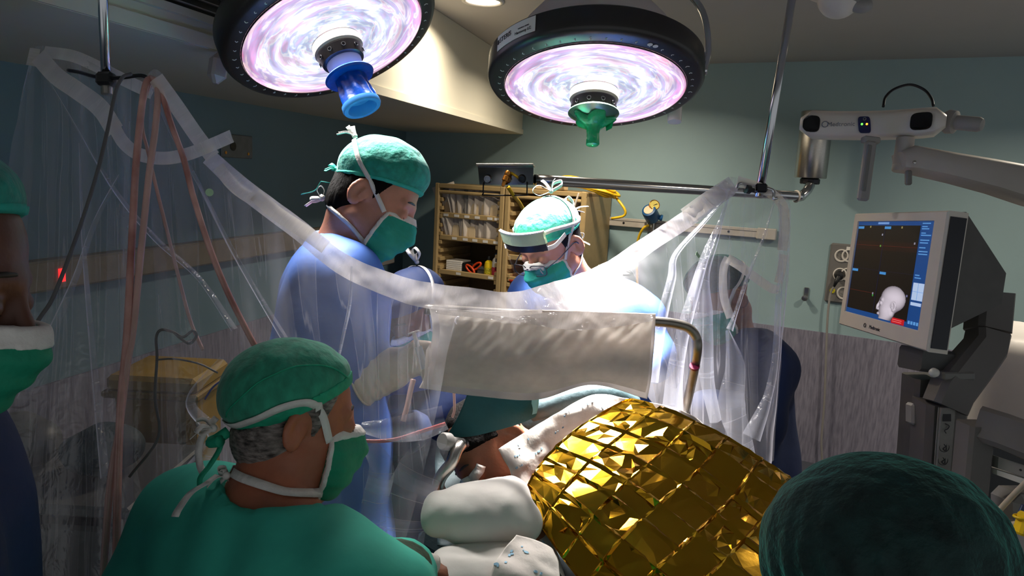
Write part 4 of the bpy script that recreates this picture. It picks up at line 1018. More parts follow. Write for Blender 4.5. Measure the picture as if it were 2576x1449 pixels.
# gloved right hand with the fingers closing on a fine tube
gl_w = W(985, 928, 1.660); gl_c = W(905, 958, 1.670)
pal0, pal1 = W(985, 926, 1.660), W(1060, 900, 1.640)
tips = [[W(1062, 884, 1.625), W(1092, 882, 1.610), W(1108, 905, 1.600)], [W(1064, 898, 1.625), W(1092, 905, 1.608), W(1100, 930, 1.605)], [W(1060, 912, 1.630), W(1084, 925, 1.610), W(1088, 948, 1.610)], [W(1052, 924, 1.635), W(1070, 942, 1.620), W(1070, 960, 1.620)]]
thumb = [W(1010, 902, 1.635), W(1045, 868, 1.610), W(1078, 868, 1.600)]
def glove(P):
    d = cone(P, gl_c, gl_w, .060, .050)
    d = d - .0022*np.sin(((P - gl_c) @ n3(gl_w - gl_c)).astype(np.float32)*260 + 2*sn(P, 30, 3))*np.clip(1 - ((P - gl_c) @ n3(gl_w - gl_c))/.09, 0, 1)
    for a, b, r in ((pal0, W(1052, 886, 1.635), .026), (pal0, W(1050, 904, 1.632), .026), (pal0, W(1044, 920, 1.635), .024)): d = smin(d, cone(P, a, b, .034, r), .015)
    for k, f in enumerate(tips):
        r = (.0105, .011, .0105, .009)[k]
        d = smin(d, np.minimum(cone(P, f[0], f[1], r + .002, r), cone(P, f[1], f[2], r, r - .0015)), .006)
    d = smin(d, np.minimum(cone(P, thumb[0], thumb[1], .019, .013), cone(P, thumb[1], thumb[2], .0125, .010)), .008)
    return np.maximum(d, -((P - gl_c) @ n3(gl_w - gl_c)))
sdf_obj('glove', glove, np.min([gl_c, gl_w, W(1120, 960, 1.600), W(1070, 850, 1.660)], 0) - .07, np.max([gl_c, gl_w, W(1120, 960, 1.600), W(1070, 850, 1.660)], 0) + .07, .0045, GLOVE, s1.root, label='cream latex glove with a long wrinkled cuff')
ax = n3(gl_w - gl_c); obj('glove_cuff_edge', MB().torus(gl_c + ax*.004, ax, .060, .0028, 36, 8), GLOVE, s1.root, True)
# --- second surgeon, looking down
O = W(1386, 622, 2.08)
s2 = Figure('person', 'surgeon with glasses and a lifted face shield looking down behind the sagging drape', O, cdir(-.60, -.52, -.60), cdir(-.30, .85, -.42), .97, W(1462, 728, 2.22), cdir(-.55, 0, -.8), 0, SKIN,
            arms=[(1, W(1280, 900, 2.1), W(1330, 960, 1.9)), (-1, W(1640, 900, 2.1), W(1560, 960, 1.9))], sh=.18, hips=W(1480, 1120, 2.35))
s2.build_body()
s2.gown(GOWN, low=.35, amp=.008, off=.02, neck_c=s2.nb + UZ*.05 + s2.fc*.05)
s2.cap(CAPT, CAPBANDT, z0=.046, slope=.12, puff=.009, bulge=((-.01, 0, .056), (.106, .086, .082)))
s2.hair(HAIRB, z0=.046, slope=.12, front=.012, low=-.07)
s2.mask(MASKT, MASKW, top=.002, tilt=.15, xb=.024)
s2.brow_lash(HAIRBROW)
# white tape across the bridge of the mask
P, g = onto(lambda P: s2.head(P), np.array([s2.wld((.10, y, -.026)) for y in np.linspace(-.042, .042, 15)]), .012)
obj('mask_tape', MB().ribbon(P, s2.R[:, 2], .032, .001, 1), MASKW, s2.root, True)
for q in (-1, 1):
    s2.tie([s2.mtop(q), (.0, .080*q, .03), (-.035, .078*q, .08), (-.06, .04*q, .122), (-.065, .006*q, .135)], MASKW)
    s2.tie([s2.mlow(q), (.0, .07*q, -.085), (-.045, .072*q, -.07), (-.09, .04*q, -.055), (-.10, .01*q, -.05)], MASKW)
# face shield band: green pad over a black strip, with the clear visor below
vis = lambda y, x0: (x0 - 3.2*y*y, y)
def band(z0, z1, x0, half, th, name, m, par, n=17, sl=0.0, zc=0):
    rr = []
    for y in np.linspace(-half, half, n):
        x, yy = vis(y, x0); t_ = np.array([1, 6.4*y]); t_ /= np.linalg.norm(t_)
        rr.append([s2.wld((x + dx, yy, z + sl*0)) for dx, z in ((0, z0), (0, z1), (-th, z1), (-th, z0))])
    return obj(name, MB().rings(rr), m, par, False)
sh = obj('shield_pad', MB(), None, s2.root) if False else band(.070, .108, .122, .082, .008, 'shield_pad', mat('pale_green_foam', (186, 206, 162), .8, noise=.06, bump=.2), s2.root)
band(.048, .071, .119, .080, .006, 'shield_strip', mat('black_band', (30, 30, 40), .45), s2.root)
band(-.105, .071, .1235, .081, .0008, 'visor', film_mat('visor_film', .0, .015, gloss=.012, rough=.05, bump=0.0, streak=1), s2.root)
band(.106, .1095, .123, .083, .009, 'shield_edge', MASKW, s2.root)
for q in (-1, 1):
    s2.tie([(.10 if 0 else .095, .083*q, .095), (.04, .088*q, .085), (-.03, .088*q, .065), (-.09, .05*q, .05), (-.112, .012*q, .045)], MASKW, .012, 'shield_tie')
    obj('shield_tab', MB().ribbon([s2.wld((.10, .083*q, .055)), s2.wld((.07, .088*q, .05)), s2.wld((.02, .09*q, .058))], s2.R[:, 2], .012, .002, 5), MASKW, s2.root)
s2.bow((-.075, .0, .148), MASKW, .055, 3, out=(.1, .1, 1)); s2.bow((-.125, 0, .05), MASKW, .06, 5); s2.bow((-.115, 0, -.045), MASKW, .035, 8)
# glasses low on the nose
GLF = mat('spectacle_frame', (44, 42, 48), .35, .4)
gl = None
for q in (-1, 1):
    c = np.array((.118, .034*q, -.012)); L = []
    for a in np.linspace(0, 2*math.pi, 17)[:-1]:
        w_ = .027*np.sign(math.cos(a))*abs(math.cos(a))**.6; h_ = .017*np.sign(math.sin(a))*abs(math.sin(a))**.6
        L.append(s2.wld(c + np.array((-.25*abs(w_)*(1 if w_*q > 0 else -.1), w_, h_))))
    fo = obj('glasses_rim', MB().tube(L, .0014, 8, 3, True), GLF, s2.root, True)
    obj('lens', MB().prism(L, s2.R[:, 0]*.0008), film_mat('lens_glass', .0, .02, gloss=.05, rough=.03, bump=0, streak=1) if 'lens_glass' not in MATS else MATS['lens_glass'], fo)
    obj('glasses_temple', MB().tube([s2.wld((.11, .062*q, -.006)), s2.wld((.06, .078*q, .002)), s2.wld((-.01, .083*q, .012)), s2.wld((-.03, .085*q, .0))], .0018, 8, 5), GLF, s2.root, True)
obj('glasses_bridge', MB().tube([s2.wld((.118, -.008, -.008)), s2.wld((.124, 0, -.004)), s2.wld((.118, .008, -.008))], .0014, 8, 5), GLF, s2.root, True)
# --- seated man in green with his back to us
O = W(748, 1066, 1.153)
m1 = Figure('person', 'seated person in green scrubs and a green cap seen from behind, front of the drape', O, cdir(.86, -.14, .49), cdir(.12, .98, .1), .91, W(672, 1308, 1.090), cdir(.55, 0, .83), 0, SKINT,
            arms=[(-1, W(960, 1520, 1.007), W(1010, 1440, 1.116)), (1, W(290, 1620, 1.098), W(500, 1700, 1.373))], sh=.20, hips=W(630, 1310, 1.045) - UZ*.56, seated=True, chest=.115)
m1.build_body()
m1.gown(SCRUB, low=.45, amp=.006, off=.026, name='scrub_top', neck_c=m1.nb + UZ*.066 + m1.fc*.045, neck_r=.098, flare=.17)
m1.cap(CAPG, CAPBAND, z0=.034, slope=.56, puff=.016, bulge=((-.026, 0, .046), (.112, .100, .092)), band=.022, wr=.0018)
m1.hair(HAIRG, z0=.034, slope=.56, front=.022, low=-.095)
m1.mask(MASKG, MASKW, top=.0, tilt=.12, xb=.040)
m1.brow_lash(HAIRBROW)
obj('cap_seam', MB().tube(onto(m1.shell, np.array([m1.wld(p) for p in spline([(.07, -.06, .09), (.0, -.075, .105), (-.07, -.06, .07), (-.11, -.03, .02)], 8)]), .0008)[0], .0012, 6, 1), CAPBAND, m1.root, True)
for q in (-1, 1):
    m1.tie([m1.mtop(q), (.02, .085*q, .028), (-.02, .092*q, .050), (-.07, .085*q, .030), (-.118, .03*q, -.012), (-.122, .008*q, -.018)], MASKW, .014)
    m1.tie([m1.mlow(q), (.02, .075*q, -.105), (-.03, .085*q, -.105), (-.08, .05*q, -.09), (-.095, .012*q, -.085)], MASKW, .015)
m1.bow((-.138, 0, -.014), MASKW, .03, 2); m1.bow((-.108, -.01, -.09), MASKW, .025, 6)
def hang(fig, pts, m, w, name): return obj(name, MB().ribbon([W(*p) for p in pts], cdir(1, .1, 0), w, .0012, 7), m, fig.root, True)
hang(m1, [(545, 1050, 1.107), (515, 1085, 1.098), (500, 1130, 1.098), (503, 1170, 1.098), (512, 1190, 1.089)], MASKW, .011, 'hanging_tie')
hang(m1, [(548, 1195, 1.089), (520, 1215, 1.071), (480, 1240, 1.043), (450, 1280, 1.007), (440, 1300, 0.997)], MASKW, .011, 'hanging_tie')
hang(m1, [(560, 1095, 1.107), (552, 1130, 1.098), (528, 1170, 1.089), (505, 1200, 1.080), (502, 1222, 1.080)], CAPBAND, .008, 'hanging_cap_tie')
obj('cap_knot', MB().tube([W(575, 1085, 1.107), W(545, 1105, 1.098), W(530, 1112, 1.098), W(555, 1110, 1.089)], .009, 8), CAPBAND, m1.root, True)
# rolled olive cuff of the right sleeve
obj('sleeve_cuff', MB().tube([W(985, 1480, 1.043), W(998, 1440, 1.071), W(1004, 1412, 1.089)], [.058, .054, .050], 18), mat('olive_cuff', (62, 82, 64), .85, bump=.3), m1.root, True)
st = thing('stool', 'round steel stool under the seated person in green', 'stool', (m1.hips[0], m1.hips[1], 0)); sh_ = m1.hips[2] - .125
obj('seat', MB().lathe((m1.hips[0], m1.hips[1], sh_ - .06), UZ, [(.15, 0), (.17, .01), (.17, .045), (.15, .058), (.001, .06)], 32), BLACK, st, True)
obj('column', MB().cyl((m1.hips[0], m1.hips[1], .06), (m1.hips[0], m1.hips[1], sh_ - .06), .025), CHROME, st, True)
for k in range(5):
    d = np.array([math.cos(k*1.2566), math.sin(k*1.2566), 0]); l_ = obj('leg', MB().tube([(m1.hips[0], m1.hips[1], .09), m1.hips*np.array([1,1,0]) + d*.2 + UZ*.075, m1.hips*np.array([1,1,0]) + d*.28 + UZ*.06], .014, 8), CHROME, st, True)
    p = m1.hips*np.array([1,1,0]) + d*.28; obj('caster', MB().ball(p + UZ*.03, .03, n=12, m=8), BLACK, l_, True)
# --- person at the left edge
O = W(-222, 726, .70)
m2 = Figure('person', 'person cut off by the left edge with dark skin, teal cap and green mask', O, cdir(.94, -.25, .20), cdir(.26, .96, 0), 1.0, W(-340, 1130, .74), cdir(.9, 0, .4), 0, mat('deep_brown_skin', (92, 52, 34), .5, noise=.12, scale=30, bump=.08, bscale=140, sss=.1), arms=[(-1, W(-100, 1800, .75), W(150, 2150, .85)), (1, W(-350, 1600, 1.0), W(0, 1950, 1.0))], sh=.175)
m2.build_body(fine=.0042)
m2.gown(GOWND, low=.3, name='scrub_top')
m2.cap(CAPT, CAPBANDT, z0=.064, slope=.45, puff=.010)
m2.mask(MASKG, MASKW, top=-.012, tilt=.10, xb=.030, band=.022)
m2.brow_lash(HAIRBROW, (-1,))
for q in (-1, 1):
    m2.tie([m2.mtop(q), (.0, .082*q, .02), (-.06, .078*q, .05), (-.11, .02*q, .06)], MASKW)
    m2.tie([m2.mlow(q), (.0, .07*q, -.09), (-.06, .06*q, -.085), (-.095, .012*q, -.08)], MASKW)
# --- person whose capped head fills the lower right corner
O = W(2205, 1478, .80)
m3 = Figure('person', 'person in the lower right corner seen only as a dark green bouffant cap', O, cdir(-.35, -.25, .90), cdir(-.05, 1, .1), 1.03, W(2250, 1900, .78), cdir(-.3, 0, .9), 0, SKINT, arms=[(-1, W(2500, 2500, .8), W(2400, 2600, 1.0)), (1, W(1800, 2500, .8), W(1900, 2600, 1.0))], sh=.17)
m3.build_body(fine=.006)
m3.gown(SCRUB, low=.35, name='scrub_top')
def pleats(q):
    an = np.arctan2(q[..., 1], q[..., 0]); hz = np.clip((.12 - q[..., 2])/.14, 0, 1)
    return .0035*np.sin(an*26 + 3*np.sin(an*3) + 25*q[..., 2]*np.sin(an*2))*hz
def bouffant(P):
    q = m3.loc(P); d = ell(q, (-.015, 0, .038), (.128, .120, .104)) - .003*sn(q*np.array([1.3, 1.3, .6], np.float32), 42, 5) - .0016*sn(q, 110, 9) - pleats(q)
    return m3.sc*smax(d, (-.035 + .35*q[..., 0]) - q[..., 2], .01)
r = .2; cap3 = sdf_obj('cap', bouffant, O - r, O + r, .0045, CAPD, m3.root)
# --- scrub nurse between the surgeons, behind the drape
O = W(1055, 800, 2.12)
m4 = Figure('person', 'low seated scrub nurse with a navy cap and teal mask between the two surgeons', O, cdir(-.55, -.55, -.62), cdir(-.35, .85, -.3), 1.0, W(1110, 905, 2.22), cdir(-.4, 0, -.9), 0, SKIND, arms=[(1, W(960, 1120, 2.1), W(1040, 1080, 1.9)), (-1, W(1250, 1120, 2.1), W(1180, 1100, 1.9))], sh=.16, hips=W(1130, 1250, 2.3))
m4.build_body(h=.02, fine=.006)
m4.gown(GOWND, low=.35, h=.016)
m4.cap(GOWND, GOWND, z0=.045, slope=.15, band=0)
m4.mask(MASKT, MASKW, top=.0, tilt=.15, xb=.02)
m4.brow_lash(HAIRBROW)
for q in (-1, 1): m4.tie([m4.mtop(q), (.0, .082*q, .04), (-.05, .07*q, .10), (-.08, .01*q, .125)], MASKW)
m4.bow((-.09, 0, .14), MASKW, .05, 11, out=(-.2, 0, 1))
# --- assistant behind the hanging end of the drape on the right
O = W(1812, 755, 2.38)
m5 = Figure('person', 'assistant in a navy gown behind the hanging drape end by the chrome pole', O, cdir(-.85, -.40, -.25), cdir(-.3, .9, -.1), 1.0, W(1842, 850, 2.45), cdir(-.9, 0, -.4), 0, SKIND, arms=[(1, W(1920, 1060, 2.28), W(1780, 1020, 2.1)), (-1, W(1800, 1080, 2.6), W(1700, 1050, 2.3))], sh=.18, hips=W(1845, 1230, 2.5))
m5.build_body(h=.02, fine=.006)
m5.gown(GOWND, low=.35, h=.014, off=.025, amp=.010, flare=.15)
m5.cap(CAPD, CAPD, z0=.04, slope=.2, band=0)
m5.mask(MASKT, MASKW, top=.0, tilt=.15, xb=.02)
m5.brow_lash(HAIRBROW)
for q in (-1, 1): m5.tie([m5.mtop(q), (.0, .082*q, .02), (-.06, .07*q, .07), (-.10, .01*q, .08)], MASKW)

# ------------------------------------------------------------------ operating table, patient and covers
axis0, axis1 = W(1400, 1150, 1.66), W(1790, 1390, 1.40)
pa = axis1 - axis0; pa[2] = 0; pa = n3(pa); pl_ = np.cross(UZ, pa)
TR3 = np.array([pa, pl_, UZ]).T; tz = .93
t = thing('operating_table', 'operating table with a dark teal mattress under the patient', 'operating table', (*(axis0 + pa*.25)[:2], 0))
tc_ = axis0 + pa*.22; tc_[2] = 0
obj('mattress', MB().box(tc_ + UZ*(tz - .04), (.86, .5, .08), TR3, .02), TEALD, t)
obj('table_top', MB().box(tc_ + UZ*(tz - .10), (.84, .5, .04), TR3, .006), STEEL, t)
obj('column', MB().box(tc_ + UZ*.47, (.28, .24, .72), TR3, .02), STEEL, t)
obj('base', MB().box(tc_ + UZ*.06, (.7, .42, .12), TR3, .03), STEEL, t)
HO = W(1243, 1135, 1.70)
class Pat(Figure): pass
pt = Figure('person', 'patient lying under the gold foil blanket with the head held in the metal clamp', HO, cdir(-.50, -.62, -.55), cdir(-.60, .72, .15), 1.05, W(1345, 1175, 1.74), cdir(-.5, -.5, -.5), 0, SKIND, feet=False, hips=axis1, sh=.14)
pt.root.location = tuple(np.array([*(axis0 + pa*.2)[:2], tz])); bpy.context.view_layer.update()
pt.torso = [(W(1420, 1185, 1.80), axis1 + CF*.16 - UZ*.06, .10, .10), (W(1350, 1175, 1.72), W(1450, 1165, 1.80), .06, .09), (W(1395, 1230, 1.58), W(1330, 1330, 1.46), .05, .045), (W(1330, 1330, 1.46), W(1265, 1475, 1.30), .045, .036), (W(1265, 1475, 1.30), W(1010, 1442, 1.24), .034, .024), (axis1 + CF*.16 - UZ*.06, W(1990, 1560, 1.30) + CF*.12 - UZ*.08, .10, .07)]
def pfull(P):
    d = None
    for a, b, ra, rb in pt.torso: e = cone(P, a, b, ra, rb); d = e if d is None else smin(d, e, .05)
    return smin(d, smin(pt.head(P), pt.neck(P), .03), .04)
L_ = np.array([q for a in pt.torso for q in a[:2]] + [HO]); 
sdf_obj('body', pfull, L_.min(0) - .16, L_.max(0) + .16, .018, SKIND, pt.root, fine=(pt.O - .15, pt.O + .15, .0048))
pt.brow_lash(HAIRBROW)
pt.shell = pt.head
hairp = sdf_obj('hair', lambda P: (lambda q: np.maximum(np.maximum(ell(q, (-.012, 0, .045), (.103, .081, .089)) - .003*sn(q, 160, 4), .02 + .5*(q[..., 0]) - q[..., 2] ), -(q[..., 2] - .2)*0 - 1))(pt.loc(P)), pt.O - .16, pt.O + .16, .0055, HAIRB, pt.root)
for nm, pts in (('face_tape', [(.085, -.05, -.035), (.095, -.02, -.05), (.098, .01, -.055), (.085, .045, -.04)]), ('eye_tape', [(.07, -.06, .01), (.09, -.03, .006), (.10, 0, .012), (.09, .03, .006), (.07, .06, .01)])):
    pt.tie(pts, MASKW, .022 if nm == 'eye_tape' else .014, nm)
obj('breathing_tube', MB().tube([pt.wld((.095, 0, -.072)), pt.wld((.14, 0, -.075)), pt.wld((.19, .01, -.10)), pt.wld((.21, .02, -.16))], .006, 10), mat('clear_tube_grey', (190, 200, 205), .25, alpha=.6), pt.root, True)
obj('wrist_bandage', MB().tube([W(1085, 1430, 1.235), W(1060, 1418, 1.225), W(1030, 1408, 1.22), W(1008, 1402, 1.22)], [.024, .022, .019, .012], 14), PADW, pt.root, True)

# head clamp
t = thing('head_clamp', 'grey metal head clamp holding the patient\'s head', 'head clamp', W(1112, 1220, 1.52))
obj('clamp_arm', MB().tube([W(1160, 1118, 1.50), W(1148, 1135, 1.48), W(1136, 1165, 1.47), W(1112, 1195, 1.47), W(1103, 1222, 1.48), W(1120, 1250, 1.50), W(1160, 1262, 1.55), W(1230, 1270, 1.70)], .013, 12), STEEL, t, True)
k0, k1 = W(1112, 1110, 1.475), W(1136, 1112, 1.495)
obj('clamp_knob', MB().lathe(k0, k1 - k0, [(.016, 0), (.0185, .004), (.0185, .019), (.014, .022), (.011, .035), (.010, .06)], 24), GREYP, t, 'auto')
obj('clamp_pin', MB().lathe(W(1150, 1115, 1.50), W(1188, 1122, 1.55) - W(1150, 1115, 1.50), [(.008, 0), (.008, .02), (.011, .022), (.011, .03), (.005, .032), (.001, .05)], 14), DARKM, t, 'auto')
obj('clamp_post', MB().cyl(W(1230, 1270, 1.70), W(1230, 1270, 1.70) - UZ*.16, .02), STEEL, t)

def sheet(name, rows, m, label, cat, nu=40, nv=40, amp=.004, f=30, seed=1, th=.0025, fold=None):
    P = pnet(rows, nu, nv); Nn = normals(P)
    P = P + Nn*(amp*sn(P, f, seed) + amp*.5*sn(P, f*2.4, seed + 1))[..., None]
    o = link(name, grid_mesh(name, P), m) if label else P
    if label: setp(o, label, cat); solidify(o, th)
    return o if label else P
sheet('surgical_sheet', [[(1178, 985, 1.53), (1260, 988, 1.53), (1330, 988, 1.54), (1352, 990, 1.55)], [(1158, 1035, 1.54), (1235, 1042, 1.535), (1310, 1035, 1.545), (1350, 1018, 1.555)], [(1140, 1070, 1.55), (1215, 1076, 1.545), (1300, 1058, 1.555), (1350, 1038, 1.565)], [(1118, 1102, 1.555), (1200, 1096, 1.55), (1290, 1070, 1.56), (1345, 1048, 1.57)]], TEALCLOTH, 'bright teal surgical sheet hanging from under the white pad over the patient\'s head', 'sheet', amp=.003, f=22)
sheet('surgical_sheet', [[(1105, 1085, 1.80), (1230, 1075, 1.84), (1360, 1040, 1.85), (1420, 1010, 1.84)], [(1095, 1160, 1.78), (1230, 1160, 1.82), (1350, 1130, 1.84), (1430, 1090, 1.84)], [(1100, 1250, 1.70), (1230, 1245, 1.72), (1340, 1220, 1.75), (1440, 1180, 1.80)], [(1100, 1370, 1.55), (1230, 1370, 1.55), (1340, 1340, 1.60), (1440, 1300, 1.70)]], TEALD, 'dark teal surgical sheet behind and below the head clamp', 'sheet', amp=.008, f=16)
rl = MB().tube([W(1338, 1050, 1.80), W(1365, 1030, 1.79), (W(1420, 1008, 1.79)), W(1480, 992, 1.80), W(1540, 994, 1.82), W(1600, 1017, 1.84)], [.012, .026, .031, .032, .030, .02], 18)
setp(obj('padded_roll', rl, TEALD, None, True), 'dark teal padded roll under the curled bottom edge of the white pad', 'cushion')
sheet('teal_strip', [[(1338, 1000, 1.54), (1356, 1001, 1.54)], [(1336, 1025, 1.55), (1354, 1022, 1.55)], [(1332, 1044, 1.56), (1350, 1039, 1.56)]], mat('pale_teal_strip', (150, 205, 205), .5), 'pale teal strip at the right edge of the bright teal sheet', 'strip', 8, 4, amp=.001)

# white absorbent pads with pale blue print
def pad(rows, label, marks, seed, nu=70, nv=50, amp=.0045, f=44):
    P = pnet(rows, nu, nv); Nn = normals(P)
    if Nn.mean((0, 1)) @ CF > 0: Nn = -Nn
    P = P + Nn*(amp*sn(P, f, seed) + amp*.6*sn(P, f*2.6, seed + 1) - .004)[..., None]
    t = thing('absorbent_pad', label, 'pad', P[nu//2, nv//2], 'white absorbent pads around the patient')
    o = link('pad_sheet', grid_mesh('pad_sheet', P), PADW, t); solidify(o, .002)
    r = np.random.default_rng(seed); k = 0
    for (u, v) in marks:
        i, j = int(u*(nu-1)), int(v*(nv-1)); i = min(max(i, 1), nu - 3); j = min(max(j, 1), nv - 3)
        for q in range(3):
            ii = min(max(i + r.integers(-2, 3), 0), nu - 3); jj = min(max(j + r.integers(-2, 3), 0), nv - 2)
            c = P[ii, jj]; du = n3(P[ii+1, jj] - c); dv = n3(P[ii, jj+1] - c); s_ = .0020 + .0020*r.random()
            off = Nn[ii, jj]*.0022
            if q == 0: poly = [c + off + (du*math.cos(a)*s_*.7 + dv*math.sin(a)*s_*1.3) for a in np.linspace(0, 2*math.pi, 12, endpoint=False)]
            else: poly = [c + off + du*a*s_*.6 + dv*b*s_*.6 for a, b in ((-1, -1), (1, -.8), (1.1, 1), (-.9, 1))]
            obj('printed_mark', MB().prism(poly, -Nn[ii, jj]*.0008), BLUEINK, t)
    return t
pad([[(1254, 1128, 1.54), (1330, 1082, 1.58), (1420, 1030, 1.64), (1500, 991, 1.71), (1585, 1003, 1.77)], [(1270, 1160, 1.52), (1345, 1120, 1.57), (1430, 1075, 1.64), (1510, 1035, 1.70), (1600, 1040, 1.77)], [(1288, 1196, 1.50), (1350, 1165, 1.56), (1425, 1135, 1.65), (1510, 1090, 1.72), (1610, 1080, 1.78)], [(1310, 1232, 1.50), (1380, 1215, 1.58), (1450, 1200, 1.66), (1530, 1160, 1.72), (1620, 1130, 1.78)]],
    'crumpled white absorbent pad with pale blue print over the patient\'s shoulder', [(.2, .2), (.35, .12), (.5, .3), (.3, .45), (.15, .68), (.25, .8), (.6, .1), (.1, .5)], 3)
pad([[(1630, 1014, 1.72), (1700, 1030, 1.72), (1750, 1050, 1.72), (1775, 1080, 1.71)], [(1640, 1035, 1.73), (1705, 1055, 1.73), (1748, 1080, 1.73), (1768, 1105, 1.73)], [(1650, 1060, 1.76), (1705, 1090, 1.76), (1740, 1120, 1.77), (1760, 1150, 1.77)]], 'white absorbent pad corner showing beyond the far edge of the foil by the chrome frame', [], 5, 40, 40)
pad([[(1292, 1262, 1.42), (1330, 1245, 1.45), (1350, 1252, 1.46)], [(1300, 1300, 1.40), (1345, 1300, 1.42), (1378, 1310, 1.43)], [(1310, 1340, 1.385), (1365, 1350, 1.395), (1405, 1400, 1.38)], [(1340, 1400, 1.35), (1395, 1420, 1.35), (1430, 1470, 1.34)]], 'narrow white pad folded along the near edge of the gold foil', [(.8, .5)], 7, 40, 30)
pad([[(1300, 1345, 1.31), (1345, 1352, 1.32), (1390, 1375, 1.32), (1402, 1395, 1.32)], [(1262, 1390, 1.28), (1320, 1398, 1.28), (1380, 1420, 1.29), (1408, 1440, 1.29)], [(1235, 1440, 1.25), (1310, 1450, 1.24), (1370, 1470, 1.26), (1412, 1490, 1.27)], [(1215, 1500, 1.24), (1300, 1520, 1.23), (1370, 1540, 1.25), (1420, 1560, 1.26)]], 'white printed pad lying over the lower pillow at the bottom of the picture', [(.35, .12), (.25, .3), (.55, .1), (.5, .55)], 9, 50, 40)

# pillows
def pillow(a, b, ra, rb, ex, label, seed, m=PILLOW):
    def fn(P):
        d = cone(P, a, b, ra, rb)
        for c, d2, r0, r1 in ex: d = smin(d, cone(P, c, d2, r0, r1), .03)
        return d - .0022*sn(P, 48, seed) - .0012*sn(P, 120, seed + 1) - .003*sn(P, 18, seed + 2)
    L = np.array([a, b] + [q for e in ex for q in e[:2]]); r = max(ra, rb) + .04
    return setp(sdf_obj('pillow', fn, L.min(0) - r, L.max(0) + r, .0058, m), label, 'pillow', 'white pillows beside the patient')
pillow(W(1112, 1290, 1.36), W(1255, 1290, 1.40), .031, .060, [(W(1150, 1275, 1.38), W(1285, 1252, 1.44), .03, .042), (W(1180, 1300, 1.36), W(1310, 1320, 1.40), .05, .044), (W(1092, 1268, 1.37), W(1090, 1318, 1.36), .014, .014)], 'plump white pillow below the patient\'s face, upper of the two', 4)
pillow(W(1130, 1432, 1.30), W(1270, 1440, 1.34), .040, .058, [(W(1150, 1470, 1.28), W(1290, 1480, 1.32), .05, .055)], 'white pillow at the bottom edge, lower of the two', 8)

# gold foil blanket: folded in a grid, crumpled into facets
from mathutils.geometry import delaunay_2d_cdt
NETP = net([[W(*q) for q in r] for r in [
    [(1606, 1062, 1.76), (1722, 1105, 1.74), (1850, 1170, 1.72), (1978, 1250, 1.68), (2105, 1345, 1.63)],
    [(1588, 1004, 1.70), (1703, 1040, 1.68), (1830, 1103, 1.66), (1955, 1184, 1.62), (2085, 1280, 1.57)],
    [(1480, 1060, 1.65), (1620, 1105, 1.60), (1760, 1180, 1.55), (1885, 1280, 1.49), (2020, 1390, 1.43)],
    [(1400, 1122, 1.57), (1530, 1180, 1.50), (1660, 1265, 1.44), (1795, 1375, 1.37), (1940, 1490, 1.31)],
    [(1342, 1192, 1.50), (1450, 1265, 1.42), (1560, 1360, 1.35), (1690, 1470, 1.28), (1835, 1590, 1.22)],
    [(1316, 1252, 1.45), (1384, 1362, 1.375), (1470, 1475, 1.31), (1590, 1585, 1.25), (1725, 1695, 1.20)]]], 121, 121)
NN = normals(NETP); NN = -NN if NN.mean((0, 1)) @ CF > 0 else NN
def fpos(u, v, h):
    x, y = u*120, v*120; i, j = min(int(x), 119), min(int(y), 119); a, b = x - i, y - j
    f = lambda A: A[i, j]*(1-a)*(1-b) + A[i+1, j]*a*(1-b) + A[i, j+1]*(1-a)*b + A[i+1, j+1]*a*b
    return f(NETP) + f(NN)*h
NU_, NV_ = 10, 6; r = np.random.default_rng(12); pts = []; hs = []; edges = []
us = np.concatenate([[0], .09 + .91*np.linspace(0, 1, NU_)]); us[2:-1] += r.normal(size=len(us) - 3)*.006; vs_ = np.linspace(0, 1, NV_ + 1); vs_[1:-1] += r.normal(size=NV_ - 1)*.012
def addp(u, v, h): pts.append((min(max(u, 0), 1), min(max(v, 0), 1))); hs.append(h); return len(pts) - 1
KK = 5; gu = {}; gv = {}; cn = {}
for i in range(len(us)):
    for j in range(NV_ + 1): cn[i, j] = addp(us[i], vs_[j], .0035 + .0015*r.normal())
for i in range(len(us)):
    for j in range(NV_):
        ch = [cn[i, j]] + [addp(us[i] + .0012*r.normal(), vs_[j] + (vs_[j+1] - vs_[j])*k/KK, .0035 + .0010*r.normal()) for k in range(1, KK)] + [cn[i, j+1]]; edges += list(zip(ch[:-1], ch[1:]))
for j in range(NV_ + 1):
    for i in range(len(us) - 1):
        ch = [cn[i, j]] + [addp(us[i] + (us[i+1] - us[i])*k/KK, vs_[j] + .0012*r.normal(), .0028 + .0010*r.normal()) for k in range(1, KK)] + [cn[i+1, j]]; edges += list(zip(ch[:-1], ch[1:]))
